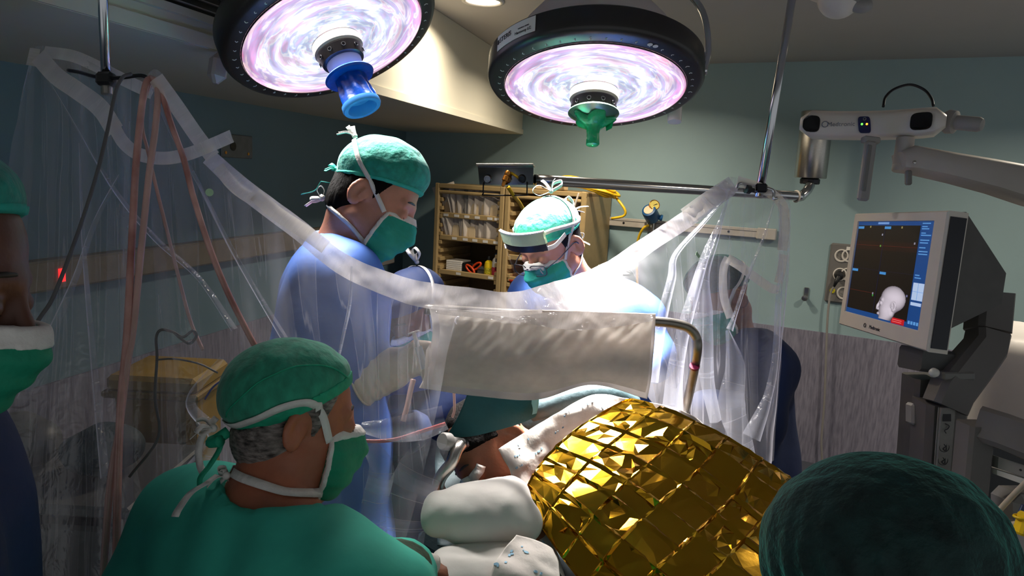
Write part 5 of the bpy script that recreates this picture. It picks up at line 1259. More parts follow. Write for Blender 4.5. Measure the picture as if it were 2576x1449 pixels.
for i in range(len(us) - 1):
    for j in range(NV_):
        u0, u1, v0, v1 = us[i], us[i+1], vs_[j], vs_[j+1]; du, dv = u1 - u0, v1 - v0
        a_ = .006/.62; b_ = .006/.80; tu, tv = r.normal(size=2)*.0022; tw = .0016*r.normal(); base = -.001 + .0015*r.normal()
        ph = lambda x, y: base + tu*(x - .5) + tv*(y - .5) + tw*(x - .5)*(y - .5)*4
        ring = []
        for k in range(3): ring.append((u0 + a_ + (du - 2*a_)*k/3, v0 + b_))
        for k in range(3): ring.append((u1 - a_, v0 + b_ + (dv - 2*b_)*k/3))
        for k in range(3): ring.append((u1 - a_ - (du - 2*a_)*k/3, v1 - b_))
        for k in range(3): ring.append((u0 + a_, v1 - b_ - (dv - 2*b_)*k/3))
        ids = [addp(u, v, ph((u - u0)/du, (v - v0)/dv) + .0006*r.normal()) for u, v in ring]; edges += list(zip(ids, ids[1:] + ids[:1]))
        crumple = r.random() < (.75 if i < 4 or j < 2 else .40)
        for k in range(r.integers(5, 12) if crumple else r.integers(0, 3)):
            x, y = r.uniform(.15, .85), r.uniform(.12, .88); addp(u0 + du*x, v0 + dv*y, ph(x, y) + (.0030 if crumple else .0008)*r.normal())
V2, E2, F2, OV, OE, OF = delaunay_2d_cdt([Vector(p) for p in pts], edges, [], 0, 1e-5)
h2 = [hs[o[0]] if o else 0 for o in OV]
V3 = np.array([fpos(min(max(p[0], 0), .9999), min(max(p[1], 0), .9999), h) for p, h in zip(V2, h2)])
GOLD = mat('gold_foil', (206, 160, 42), .11, 1.0, noise=.06, scale=6, bump=.035, bscale=22, col2=(196, 142, 30))
SILV = mat('silver_foil', (200, 200, 200), .12, 1.0, noise=.05)
fo = link('foil_blanket', fast_mesh('foil_blanket', V3, np.array([list(f) for f in F2 if len(f) == 3]), False), GOLD)
setp(fo, 'crinkled gold foil rescue blanket with a grid of folds over the patient', 'blanket')
sd = fo.modifiers.new('facets', 'SUBSURF'); sd.subdivision_type = 'SIMPLE'; sd.levels = sd.render_levels = 1
solidify(fo, .0006)

# screen frame and the white pad hung on it
t = thing('screen_frame', 'bent steel tube frame standing beside the patient and carrying the white pad', 'frame', W(1690, 1230, 1.72))
FRS = mat('worn_steel_tube', (142, 136, 128), .42, .9, noise=.1, scale=60)
ft = [W(1068, 778, 1.52), W(1250, 788, 1.54), W(1450, 797, 1.57), W(1640, 808, 1.60), W(1700, 815, 1.615), W(1733, 826, 1.62), W(1751, 850, 1.625), W(1753, 885, 1.63), W(1740, 960, 1.70), W(1722, 1042, 1.78), W(1702, 1150, 1.85), W(1685, 1260, 1.92)]
obj('tube', MB().tube(ft, .0112, 16, 8), FRS, t, True)
tt_ = n3(ft[8] - ft[7]); obj('red_ring', MB().cyl(W(1747, 922, 1.643) - tt_*.003, W(1747, 922, 1.643) + tt_*.003, .0118, n=20), mat('maroon_tape', (110, 20, 60), .4), t)
t = thing('hanging_pad', 'large white quilted pad hanging from the steel frame in front of the surgeons', 'pad', W(1350, 1000, 1.5))
prow = [[(1080, 772, 1.505), (1220, 782, 1.52), (1360, 780, 1.535), (1500, 785, 1.555), (1648, 790, 1.58)],
        [(1088, 830, 1.485), (1220, 845, 1.50), (1360, 855, 1.515), (1500, 860, 1.535), (1646, 862, 1.56)],
        [(1078, 900, 1.48), (1220, 915, 1.49), (1360, 925, 1.505), (1500, 925, 1.53), (1640, 930, 1.555)],
        [(1066, 950, 1.475), (1220, 965, 1.485), (1360, 972, 1.50), (1500, 952, 1.53), (1634, 975, 1.55)],
        [(1054, 976, 1.47), (1200, 996, 1.475), (1350, 1005, 1.49), (1490, 968, 1.525), (1628, 1004, 1.545)]]
P = pnet(prow, 90, 120); Nn = normals(P); Nn = -Nn if Nn.mean((0, 1)) @ CF > 0 else Nn
# P axes: 0 runs top to bottom, 1 along
vv = np.linspace(0, 1, 120)[None, :]
hp_ = .0016*sn(P, 60, 2) + .0010*sn(P, 140, 3) + .003*sn(P, 12, 4)
PADC = translucent(mat('hanging_pad_quilt', (240, 232, 222), .85, noise=.05, scale=40, bump=.15, bscale=60, stretch=(1, 1, 1.6)), .6)
PADS = translucent(mat('pad_film_edge', (224, 216, 210), .6, noise=.03), .5)
o = link('pad_sheet', grid_mesh('pad_sheet', P + Nn*hp_[..., None]), PADS, t); solidify(o, .0012)
i0, i1, j0, j1 = 2, 78, 4, 118
Q = P[i0:i1, j0:j1]; Qn = Nn[i0:i1, j0:j1]
ii = np.linspace(0, 1, i1 - i0)[:, None]; jj = np.linspace(0, 1, j1 - j0)[None]
edge = np.minimum(np.minimum(ii, 1 - ii)*8, np.minimum(jj, 1 - jj)*12).clip(0, 1)
quilt = .0009*np.sin(Q @ cdir(1, -1, 0)*260 + 2*sn(Q, 30, 5))
o = link('pad_core', grid_mesh('pad_core', Q + Qn*(hp_[i0:i1, j0:j1] + .003 + .005*edge + quilt*edge)[..., None]), PADC, t)
flap = MB().prism([W(1080, 868, 1.47), W(1086, 890, 1.47), W(1078, 958, 1.462), W(1066, 958, 1.462), W(1068, 930, 1.465), W(1072, 880, 1.468)], -CF*.001)
obj('pad_flap', flap, PADS, t)
# syringe behind the drape and red suction tubes near the glove
t = thing('syringe', 'white syringe plunger held above the gloved hand', 'syringe', W(1045, 845, 1.5))
a, b = W(1040, 834, 1.56), W(1052, 872, 1.56); d = n3(b - a)
obj('flange', MB().lathe(a, d, [(.013, 0), (.013, .003), (.004, .003)], 16), LABEL, t)
obj('plunger', MB().cyl(a, b, .0045), LABEL, t)
obj('barrel', MB().cyl(b, b + d*.05, .0085), mat('syringe_barrel', (220, 225, 228), .2, alpha=.6), t)
PINKT = mat('pink_stained_tube', (214, 172, 162), .3, noise=.18, scale=14, spec=.6, alpha=.8)
REDT = mat('red_stained_tube', (200, 126, 114), .3, noise=.3, scale=12, spec=.6, col2=(212, 166, 156), alpha=.85)
def tubeobj(name, pts, rad, m, label, cat, n=10, sm=8, group=None):
    return setp(obj(name, MB().tube([W(*p) for p in pts], rad, n, sm), m, None, True), label, cat, group)
tubeobj('suction_tube', [(1040, 955, 1.50), (1032, 985, 1.49), (1025, 1020, 1.48), (1014, 1060, 1.47)], .0058, PINKT, 'short pink suction tube hanging from the gloved hand', 'tube')
tubeobj('thin_tube', [(1142, 985, 1.53), (1143, 1030, 1.52), (1138, 1050, 1.52)], .003, PINKT, 'thin pink tube just left of the teal sheet', 'tube')
tubeobj('red_tube', [(900, 1108, 1.42), (950, 1110, 1.42), (1000, 1104, 1.43), (1060, 1085, 1.45), (1120, 1066, 1.47)], .004, mat('blood_red_tube', (170, 40, 40), .3), 'red tube lying across the plastic between the two masks and the clamp', 'tube')

# ------------------------------------------------------------------ ceiling poles with hooks
def pole(a, b, rad, label):
    d = n3(a - b); top = b + d*((CEIL - b[2])/d[2]); t = thing('ceiling_pole', label, 'pole', b)
    obj('tube', MB().cyl(b, top, rad, n=20), CHROME, t, True)
    obj('ceiling_mount', MB().lathe(top, -UZ, [(.04, 0), (.04, .01), (.02, .02), (.012, .02)], 24), STEEL, t, 'auto')
    return t
t = pole(W(259, 0, 1.50), W(269, 236, 1.50), .0098, 'chrome pole hanging from the ceiling on the left with a black clamp')
obj('pole_end', MB().cyl(W(268, 212, 1.5), W(269, 237, 1.5), .0115), STEEL, t)
obj('clamp', MB().box(W(268, 200, 1.495), (.036, .03, .028), np.array([CX, CF, CU]).T, .006), BLACK, t)
obj('hook', MB().tube([W(172, 177, 1.56), W(200, 182, 1.54), W(245, 194, 1.50), W(300, 196, 1.48), W(355, 190, 1.47), W(376, 203, 1.47), W(372, 222, 1.47), W(384, 226, 1.47)], .004, 10), DARKM, t, True)
t = pole(W(1992, 0, 2.0), W(1909, 496, 1.94), .0112, 'chrome pole hanging from the ceiling beside the navigation camera')
obj('clamp', MB().box(W(1912, 474, 1.93), (.032, .03, .024), np.array([CX, CF, CU]).T, .004), DARKM, t)
obj('clamp_knob', MB().lathe(W(1896, 479, 1.92), cdir(-1, .1, -.4), [(.006, 0), (.006, .012), (.012, .014), (.012, .026), (.001, .028)], 10), BLACK, t)
obj('hook', MB().tube([W(1837, 473, 1.90), W(1842, 478, 1.90), W(1852, 476, 1.90), W(1860, 461, 1.905), W(1885, 465, 1.92), W(1912, 470, 1.93), W(1938, 476, 1.93), W(1946, 482, 1.93), W(1947, 499, 1.93), W(1955, 498, 1.93)], .0042, 10), CHROME, t, True)

# ------------------------------------------------------------------ clear sterile drape
top = [(68, 175, 1.58), (84, 118, 1.58), (150, 124, 1.57), (215, 150, 1.54), (300, 192, 1.49), (360, 200, 1.47), (400, 178, 1.45), (468, 280, 1.44), (540, 385, 1.43), (640, 468, 1.42), (770, 563, 1.42), (870, 642, 1.43), (1000, 696, 1.44), (1100, 718, 1.455), (1200, 730, 1.48), (1285, 737, 1.50), (1370, 718, 1.60), (1450, 695, 1.71), (1530, 661, 1.77), (1640, 585, 1.79), (1725, 528, 1.84), (1822, 455, 1.90), (1852, 447, 1.92), (1935, 470, 1.95), (1984, 505, 1.97), (1990, 570, 1.98)]
mid1 = [(28, 450, 1.50), (90, 450, 1.49), (150, 460, 1.48), (225, 470, 1.46), (300, 480, 1.44), (355, 480, 1.43), (410, 480, 1.42), (480, 520, 1.41), (560, 580, 1.40), (660, 640, 1.39), (770, 690, 1.40), (870, 745, 1.42), (985, 765, 1.425), (1075, 768, 1.44), (1180, 760, 1.465), (1275, 764, 1.50), (1375, 755, 1.58), (1475, 745, 1.65), (1580, 745, 1.70), (1665, 700, 1.77), (1735, 680, 1.80), (1815, 650, 1.85), (1855, 650, 1.87), (1920, 660, 1.90), (1970, 680, 1.93), (1986, 700, 1.95)]
mid2 = [(-20, 900, 1.42), (60, 900, 1.40), (140, 920, 1.38), (220, 930, 1.36), (300, 930, 1.35), (370, 940, 1.34), (440, 940, 1.34), (520, 950, 1.34), (600, 960, 1.35), (690, 970, 1.36), (790, 975, 1.38), (890, 970, 1.40), (985, 960, 1.42), (1062, 880, 1.43), (1165, 782, 1.46), (1270, 786, 1.495), (1380, 786, 1.56), (1490, 790, 1.62), (1640, 900, 1.68), (1690, 900, 1.74), (1750, 900, 1.77), (1810, 890, 1.80), (1850, 890, 1.82), (1900, 895, 1.85), (1950, 900, 1.89), (1972, 900, 1.92)]
bot = [(-120, 1560, 1.34), (0, 1580, 1.32), (110, 1600, 1.30), (200, 1620, 1.29), (290, 1630, 1.29), (370, 1640, 1.29), (450, 1640, 1.29), (540, 1640, 1.30), (630, 1640, 1.31), (720, 1620, 1.33), (810, 1580, 1.36), (900, 1530, 1.38), (990, 1440, 1.40), (1080, 1120, 1.43), (1150, 806, 1.455), (1265, 812, 1.49), (1390, 822, 1.54), (1505, 824, 1.58), (1660, 1050, 1.70), (1700, 1100, 1.72), (1755, 1130, 1.76), (1815, 1155, 1.80), (1850, 1165, 1.82), (1890, 1172, 1.84), (1930, 1170, 1.87), (1952, 1160, 1.89)]
NUD, NVD = 760, 150
P = net([[W(*q) for q in row] for row in zip(top, mid1, mid2, bot)], NUD, NVD)
Nn = normals(P); Nn = np.where((Nn @ CF)[..., None] > 0, -Nn, Nn)
uu = np.linspace(0, 25, NUD)[:, None]; v_ = np.linspace(0, 1, NVD)[None]
def wave(f, ph, sharp): 
    s_ = np.sin(f*uu + ph + .9*np.sin(uu*.7*f*.3 + ph*2 + v_*1.6)); return np.sign(s_)*np.abs(s_)**sharp
env = v_**.6*(.35 + .65*(1 - np.exp(-v_*6)))
hgt = env*(.020*wave(1.1, .3, 1.0) + .006*wave(2.7, 1.7, .8) + .0016*wave(6.1, 4.0, .6)) + .0025*sn(P, 26, 8) + .0014*sn(P*np.array([1.6, 1.6, .6]), 70, 9)
cen = ((uu > 12.6) & (uu < 18.2))*1.0; k_ = np.convolve(cen[:, 0], np.ones(40)/40, 'same')[:, None]
hgt = hgt*(1 - .75*k_) + k_*.004*sn(P*np.array([1, 1, 2.2]), 40, 11)
P2 = P + Nn*hgt[..., None]
t = thing('sterile_drape', 'clear plastic sterile drape hung between the two ceiling poles', 'drape', W(1000, 1400, 1.4))
FILM = film_mat('drape_film', .085, .6, (236, 232, 240), gloss=.06, rough=.2, bump=.25, streak=10)
FILM2 = film_mat('drape_hem_film', .6, .4, (244, 236, 234), gloss=.14, rough=.16, bump=.8, streak=12)
TAPE = film_mat('drape_tape', .66, .3, (236, 228, 216), gloss=.05, rough=.4, bump=.1, streak=2)
link('drape_sheet', grid_mesh('drape_sheet', P2), FILM, t)
def band_patch(name, up, lo, m, nu=220, nv=14, amp=.003, f=60, lift=.006, seed=1):
    P = net([[W(*a), W(*[(x + y)/2 for x, y in zip(a, b)]), W(*b)] for a, b in zip(up, lo)], nu, nv); Nn = normals(P); Nn = np.where((Nn @ CF)[..., None] > 0, -Nn, Nn)
    P = P + Nn*(lift + amp*sn(P, f, seed) + amp*.7*sn(P, f*2.3, seed + 1))[..., None]
    return link(name, grid_mesh(name, P), m, t)
dz = .012
up = [(540, 383, 1.43), (640, 466, 1.42), (770, 561, 1.42), (870, 640, 1.43), (1000, 694, 1.44), (1100, 716, 1.455), (1200, 728, 1.48), (1285, 736, 1.50), (1370, 717, 1.60), (1450, 694, 1.71), (1530, 660, 1.77)]
lo = [(512, 412, 1.42), (606, 500, 1.41), (735, 598, 1.41), (850, 690, 1.42), (985, 752, 1.425), (1080, 778, 1.44), (1190, 788, 1.46), (1290, 800, 1.49), (1400, 800, 1.57), (1490, 790, 1.65), (1580, 720, 1.74)]
band_patch('hem_band', [(a, b, c - dz) for a, b, c in up], [(a, b, c - dz) for a, b, c in lo], FILM2, amp=.0025)
band_patch('hem_band', [(1530, 659, 1.76), (1640, 584, 1.78), (1725, 527, 1.83), (1822, 454, 1.89)], [(1560, 695, 1.74), (1660, 622, 1.77), (1745, 566, 1.82), (1846, 490, 1.89)], FILM2, 120, 14, .0028)
band_patch('hem_flap', [(1090, 778, 1.445), (1190, 788, 1.46), (1290, 798, 1.49), (1400, 786, 1.51), (1500, 788, 1.53), (1640, 796, 1.55)], [(1095, 792, 1.44), (1190, 802, 1.455), (1290, 812, 1.48), (1390, 828, 1.495), (1480, 832, 1.51), (1640, 812, 1.54)], FILM2, 120, 8, .002)
def tape(pts, w, seed=0, name='tape_strip', m=None, wd=None):
    Q = np.array([W(*p) for p in pts]); T = np.gradient(Q, axis=0); D = np.cross(T, CF) if wd is None else wd
    mb = MB(); Pm = spline(Q, 8); D = np.array([np.interp(np.linspace(0, 1, len(Pm)), np.linspace(0, 1, len(Q)), D[:, k]) for k in range(3)]).T; D /= np.linalg.norm(D, axis=1)[:, None]
    n = 5; G = np.stack([Pm + D*w*(k/(n-1) - .5) - CF*.0015*math.sin(k*1.3) for k in range(n)], 1)
    o = link(name, grid_mesh(name, G), m or TAPE, t); return o
tape([(392, 196, 1.425), (440, 262, 1.42), (490, 335, 1.41), (535, 395, 1.40)], .030)
tape([(548, 420, 1.40), (590, 470, 1.40), (640, 505, 1.395)], .024)
tape([(640, 490, 1.395), (700, 540, 1.39), (762, 580, 1.39), (820, 622, 1.395)], .028)
tape([(88, 122, 1.56), (78, 165, 1.555)], .022)
tape([(95, 140, 1.55), (140, 190, 1.53), (190, 225, 1.51), (250, 270, 1.48), (290, 330, 1.46)], .038)
tape([(282, 310, 1.462), (310, 358, 1.445), (350, 388, 1.43), (410, 398, 1.41), (470, 388, 1.40), (530, 365, 1.395), (583, 342, 1.39)], .026)
tape([(110, 130, 1.56), (180, 140, 1.55), (240, 165, 1.53), (320, 205, 1.49), (385, 235, 1.46)], .026)
tape([(1725, 545, 1.815), (1780, 505, 1.85), (1845, 462, 1.89)], .045)
tape([(1855, 455, 1.90), (1925, 478, 1.93), (1968, 515, 1.95), (1974, 570, 1.955), (1968, 630, 1.95)], .028)
tape([(1972, 640, 1.945), (1966, 680, 1.94), (1958, 712, 1.935)], .024)
tape([(1960, 728, 1.92), (1940, 725, 1.91), (1900, 698, 1.90), (1860, 668, 1.88), (1830, 650, 1.87)], .024)
tape([(1832, 648, 1.868), (1822, 670, 1.865), (1819, 700, 1.86), (1822, 750, 1.85), (1838, 800, 1.84)], .022)
obj('green_dot', MB().lathe(W(527, 484, 1.385), -CF + CX*.3, [(.0001, 0), (.0075, 0), (.0075, .0006), (.0001, .0008)], 20), mat('pale_green_sticker', (168, 200, 164), .6), t)
obj('green_dot', MB().prism([W(1753, 632, 1.77), W(1762, 645, 1.77), W(1757, 650, 1.77), W(1750, 640, 1.77)], CF*.001), mat('pale_green_sticker', (168, 200, 164)), t)
# bright gathered pleats of the right end and folded lengths elsewhere
def pleat(pts, w, seed, m=None):
    Q = np.array([W(*p) for p in pts]); Pm = spline(Q, 10); n = 11; G = np.zeros((len(Pm), n, 3)); D = n3(CX + .2*CU)
    T = np.gradient(Pm, axis=0); T /= np.linalg.norm(T, axis=1)[:, None]; D = np.cross(T, CF); D /= np.linalg.norm(D, axis=1)[:, None]
    ww = np.interp(np.linspace(0, 1, len(Pm)), np.linspace(0, 1, len(w)), w)
    for k in range(n): G[:, k] = Pm + D*(ww*(k/(n-1) - .5))[:, None] - CF*(np.minimum(.75*ww, .016)*math.cos((k/(n-1) - .5)*math.pi) + .0025*np.sin(np.arange(len(Pm))*.09 + .5*k + seed))[:, None]
    return link('drape_pleat', grid_mesh('drape_pleat', G), m or FILM3, t)
FILM3 = film_mat('drape_pleat_film', .13, .9, (232, 232, 244), gloss=.06, rough=.14, bump=.4, streak=.7)
pleat([(1838, 480, 1.885), (1810, 560, 1.85), (1775, 640, 1.80), (1745, 740, 1.76), (1720, 830, 1.74), (1700, 930, 1.73), (1690, 1040, 1.73)], [.004, .012, .02, .028, .032, .04, .05], 1)
pleat([(1836, 480, 1.88), (1800, 600, 1.82), (1770, 690, 1.78), (1768, 780, 1.75), (1772, 860, 1.73), (1780, 960, 1.73), (1800, 1060, 1.74)], [.004, .016, .03, .05, .045, .035, .03], 2)
pleat([(1842, 478, 1.89), (1770, 560, 1.84), (1700, 640, 1.79), (1690, 700, 1.77), (1670, 780, 1.75), (1655, 860, 1.73), (1640, 960, 1.71)], [.004, .010, .014, .022, .026, .028, .03], 3)
pleat([(1948, 505, 1.92), (1920, 600, 1.89), (1880, 700, 1.86), (1850, 790, 1.83), (1835, 830, 1.82)], [.003, .007, .010, .012, .02], 4)
pleat([(1960, 505, 1.93), (1965, 640, 1.92), (1958, 760, 1.91), (1950, 900, 1.89), (1930, 1000, 1.87), (1890, 1100, 1.85)], [.004, .012, .018, .02, .024, .05], 5)
pleat([(1830, 830, 1.80), (1850, 920, 1.79), (1840, 1020, 1.78), (1870, 1120, 1.79), (1890, 1165, 1.80)], [.01, .05, .07, .05, .03], 6)
pleat([(385, 225, 1.44), (430, 330, 1.42), (500, 460, 1.40), (580, 620, 1.39), (660, 760, 1.385), (720, 860, 1.385)], [.003, .006, .008, .010, .012, .014], 7)
pleat([(120, 200, 1.52), (200, 330, 1.47), (290, 480, 1.43), (390, 600, 1.40), (500, 700, 1.39), (590, 830, 1.37)], [.003, .006, .010, .012, .010, .012], 8)
pleat([(300, 440, 1.42), (240, 560, 1.40), (190, 700, 1.38), (120, 860, 1.36), (60, 1000, 1.35)], [.006, .012, .012, .016, .02], 9)
pleat([(885, 670, 1.40), (880, 760, 1.395), (862, 850, 1.39), (845, 930, 1.385)], [.004, .007, .006, .004], 10)
pleat([(1120, 1050, 1.44), (1060, 1070, 1.42), (990, 1080, 1.40), (910, 1075, 1.39)], [.05, .06, .05, .02], 12)
pleat([(1100, 1105, 1.45), (1060, 1180, 1.43), (1020, 1280, 1.42), (1010, 1400, 1.41)], [.06, .09, .10, .08], 13)
pleat([(930, 1120, 1.39), (960, 1180, 1.39), (940, 1290, 1.385), (960, 1400, 1.385)], [.03, .05, .05, .04], 14)
pleat([(560, 900, 1.36), (480, 1010, 1.34), (540, 1100, 1.33), (470, 1200, 1.31)], [.01, .02, .03, .03], 15)
pleat([(200, 360, 1.46), (210, 600, 1.40), (235, 900, 1.35), (265, 1200, 1.31)], [.004, .008, .010, .014], 16)

# tubes and cables hanging in front of the drape
G_ = 'suction tubes looped over the left hook'
tubeobj('suction_tube', [(382, 200, 1.455), (370, 205, 1.44), (360, 245, 1.42), (350, 330, 1.40), (341, 430, 1.385), (334, 560, 1.37), (326, 720, 1.34), (318, 860, 1.32), (305, 1000, 1.30), (298, 1150, 1.285), (294, 1330, 1.27), (290, 1540, 1.26)], .0068, REDT, 'red stained suction tube hanging straight down from the left hook, thickest of its bundle', 'tube', group=G_)
tubeobj('suction_tube', [(378, 196, 1.455), (392, 205, 1.44), (397, 245, 1.42), (390, 330, 1.40), (376, 430, 1.38), (358, 600, 1.36), (336, 820, 1.33), (318, 930, 1.31), (300, 1080, 1.30), (282, 1180, 1.285), (270, 1300, 1.27), (255, 1540, 1.26)], .0062, PINKT, 'pale pink suction tube beside the thick red one, drifting left at the bottom', 'tube', group=G_)
tubeobj('suction_tube', [(384, 202, 1.455), (405, 230, 1.43), (430, 310, 1.41), (462, 400, 1.39), (488, 500, 1.38), (530, 630, 1.375), (575, 740, 1.37), (640, 868, 1.355), (690, 960, 1.35)], .0058, REDT, 'red stained suction tube slanting to the cap of the seated person', 'tube', group=G_)
tubeobj('suction_tube', [(380, 204, 1.46), (362, 260, 1.44), (358, 320, 1.43), (372, 380, 1.42), (395, 480, 1.405), (425, 600, 1.39), (455, 720, 1.375), (480, 810, 1.37), (510, 880, 1.36)], .0035, PINKT, 'thin pale tube slanting down between the thick ones', 'tube', group=G_)
GC = mat('grey_cable', (96, 94, 94), .5)
tubeobj('grey_cable', [(330, 186, 1.46), (308, 195, 1.44), (290, 235, 1.42), (270, 330, 1.39), (243, 440, 1.36), (205, 560, 1.33), (165, 670, 1.30), (130, 755, 1.28), (100, 800, 1.26), (72, 850, 1.24), (20, 960, 1.2)], .0035, GC, 'thin grey cable curving down from the left hook towards the left edge', 'cable')
tubeobj('grey_cable', [(325, 1200, 1.31), (398, 1100, 1.325), (390, 1000, 1.33), (395, 900, 1.34), (393, 850, 1.345), (405, 830, 1.35), (435, 835, 1.35), (460, 848, 1.35), (485, 832, 1.35), (494, 845, 1.35), (478, 864, 1.35), (455, 852, 1.35), (440, 838, 1.35)], .0026, GC, 'thin grey cable with a small loop behind the seated person\'s cap', 'cable')
tubeobj('thin_wire', [(395, 905, 1.335), (440, 903, 1.335), (500, 915, 1.34), (548, 938, 1.345)], .0018, GC, 'short thin wire leading right from the looped grey cable', 'cable')
tubeobj('blue_wire', [(560, 955, 1.37), (535, 975, 1.36), (515, 1005, 1.355)], .0018, mat('dark_blue_wire', (30, 40, 120), .5), 'short dark blue wire left of the seated person\'s green cap', 'cable')

# ------------------------------------------------------------------ navigation camera on its arm
t = thing('navigation_camera', 'white twin lens navigation camera bar with a maker\'s name', 'tracking camera', W(2190, 350, 2.2))
WHB = mat('camera_white', (220, 210, 200), .38, noise=.02)
cl, cr = W(2042, 318, 2.36), W(2350, 312, 2.18)
ex = n3(cr - cl); L = np.linalg.norm(cr - cl); ez = n3(UZ - ex*(UZ @ ex)); ez = n3(ez + CF*.12 - ex*((ez + CF*.12) @ ex)); ey = np.cross(ez, ex); ey = -ey if ey @ CF > 0 else ey     # ey: towards us
secs = []
for k, f in enumerate(np.linspace(-.075, 1.09, 15)):
    bow_ = .055*((f - .5)*2)**2; e = min(1, max(.35, 1 - max(0, (abs(f - .5) - .5)/.09)*.6))
    h = .040*e; dp = .09*e; tp_ = .012
    c = cl + ex*L*f + ey*(bow_ - .03) + ez*(.004*(1 - ((f-.5)*2)**2))
    secs.append([c + ey*a*dp/2 + ez*b*h for a, b in ((.5, -1), (.85, -.92), (1, -.75), (.92, .55), (.75, .82), (.3, 1.12), (-.6, 1.2), (-.95, 1.0), (-1, .6), (-1, -.8), (-.8, -1))])
obj('housing', MB().rings(secs), WHB, t, True)
def face_pt(f, b, off=0.0):
    bow_ = .055*((f - .5)*2)**2; e = min(1, max(.35, 1 - max(0, (abs(f - .5) - .5)/.09)*.6))
    c = cl + ex*L*f + ey*(bow_ - .03) + ez*(.004*(1 - ((f-.5)*2)**2)); a = 1 - .08*(b + .75)/1.3
    return c + ey*(a*.045*e + off) + ez*b*.040*e
def face_poly(f0, f1, b0, b1, off, m, nm, par, skew=0.0, rnd=.3):
    pts = []
    for a in np.linspace(0, 2*math.pi, 24, endpoint=False):
        x = math.copysign(abs(math.cos(a))**rnd, math.cos(a)); y = math.copysign(abs(math.sin(a))**rnd, math.sin(a))
        pts.append(face_pt((f0+f1)/2 + (f1-f0)/2*x + skew*y, (b0+b1)/2 + (b1-b0)/2*y, off))
    return obj(nm, MB().prism(pts, -ey*.010), m, par)
GLOSSB = mat('gloss_black_glass', (8, 8, 10), .08)
face_poly(-.045, .095, -.78, .55, .008, GLOSSB, 'lens_window', t, 0, .55)
face_poly(.82, .99, -.72, .6, .008, GLOSSB, 'lens_window', t, 0, .55)
ip = face_poly(.405, .505, -.8, .52, .007, mat('indigo_panel', (22, 24, 70), .3), 'status_panel', t, -.012, .4)
for f, c in ((.435, (90, 255, 70)), (.475, (255, 150, 40))):
    obj('status_light', MB().ball(face_pt(f, -.1, .008), .0034, n=10, m=7), mat('led_%d' % c[0], c, .4, emit=c, estr=3.0), ip, True)
obj('power_symbol', MB().torus(face_pt(.452, .32, .0075), ey, .004, .0008, 16, 6), GREYP, ip, True)
ltx = text('Medtronic', .0195, face_pt(.268, -.15, .016), ex, ez, mat('grey_logo', (120, 118, 122), .5), t)
obj('logo_ring', MB().torus(face_pt(.138, -.15, .012), ey, .009, .0014, 20, 6), mat('grey_logo', (120, 118, 122)), t, True)
ep = face_pt(1.07, .1, -.03)
obj('end_knob', MB().lathe(W(2385, 306, 2.17), W(2470, 314, 2.10) - W(2385, 306, 2.17), [(.030, -.01), (.036, 0), (.034, .02), (.022, .024), (.022, .085), (.017, .095), (.001, .096)], 22), GREYP, t, 'auto')
obj('cable_loop', MB().tube([W(2222, 268, 2.22), W(2228, 244, 2.24), W(2250, 224, 2.26), W(2290, 213, 2.27), W(2325, 226, 2.26), W(2343, 248, 2.24), W(2348, 266, 2.22)], .0042, 10), DARKM, t, True)
hdl = n3(W(2178, 500, 2.2) - W(2198, 352, 2.2)); hr = n3(np.cross(hdl, CF))
HR = np.array([n3(np.cross(-hdl, CF))*-1, CF - hdl*(CF @ hdl), -hdl]).T
obj('handle', MB().box((W(2180, 430, 2.2)), (.034, .022, .185), HR, .006), GREYP, t)
obj('handle_slot', MB().box(W(2176, 424, 2.2) - CF*.0095, (.015, .008, .145), HR, .003), MGREY, t)
obj('handle_neck', MB().box(W(2190, 353, 2.21), (.05, .03, .02), HR, .004), GREYP, t)
# jointed arm
t = thing('camera_arm', 'grey jointed support arm reaching in from the right to the navigation camera', 'support arm', W(2620, 1700, 2.1)*np.array([1, 1, 0]))
ARMG = mat('arm_grey', (178, 170, 162), .45, noise=.02)
obj('neck_block', MB().lathe(W(2266, 432, 2.22), W(2278, 348, 2.22) - W(2266, 432, 2.22), [(.024, 0), (.027, .004), (.027, .020), (.0265, .021), (.027, .022), (.026, .105)], 24), ARMG, t, 'auto')
upl = [(2262, 385), (2300, 370), (2400, 388), (2500, 405), (2590, 422), (2760, 455)]; lwl = [(2268, 428), (2300, 432), (2400, 455), (2500, 482), (2590, 512), (2760, 560)]
rg = []
for k, (a, b) in enumerate(zip(upl, lwl)):
    d = 2.20 - .02*k; A, B = W(*a, d), W(*b, d); th = .05
    rg.append([A - CF*th*.3, A - CF*th*.1 + (A-B)*.06, A + CF*th*.9, B + CF*th*.9, B - CF*th*.2, B - CF*th*.5 + (A-B)*.12, (A+B)/2 - CF*th*.6, A - CF*th*.5 - (A-B)*.12])
obj('upper_arm', MB().rings(rg), ARMG, t, 'auto')
obj('lever', MB().box(W(2285, 447, 2.17), (.018, .016, .045), np.array([CX, CF, CU]).T, .004), MGREY, t)
for px, py in ((2300, 408), (2428, 430)): obj('arm_screw', MB().lathe(W(px, py, 2.145), -CF, [(.005, 0), (.005, .003), (.001, .004)], 10), STEEL, t)
pbase = W(2760, 508, 2.12); obj('post', MB().cyl(pbase*np.array([1, 1, 0]), pbase + UZ*.1, .035), ARMG, t, True)
obj('foot_plate', MB().lathe(pbase*np.array([1, 1, 0]), UZ, [(.25, 0), (.25, .03), (.05, .06)], 32), ARMG, t, 'auto')
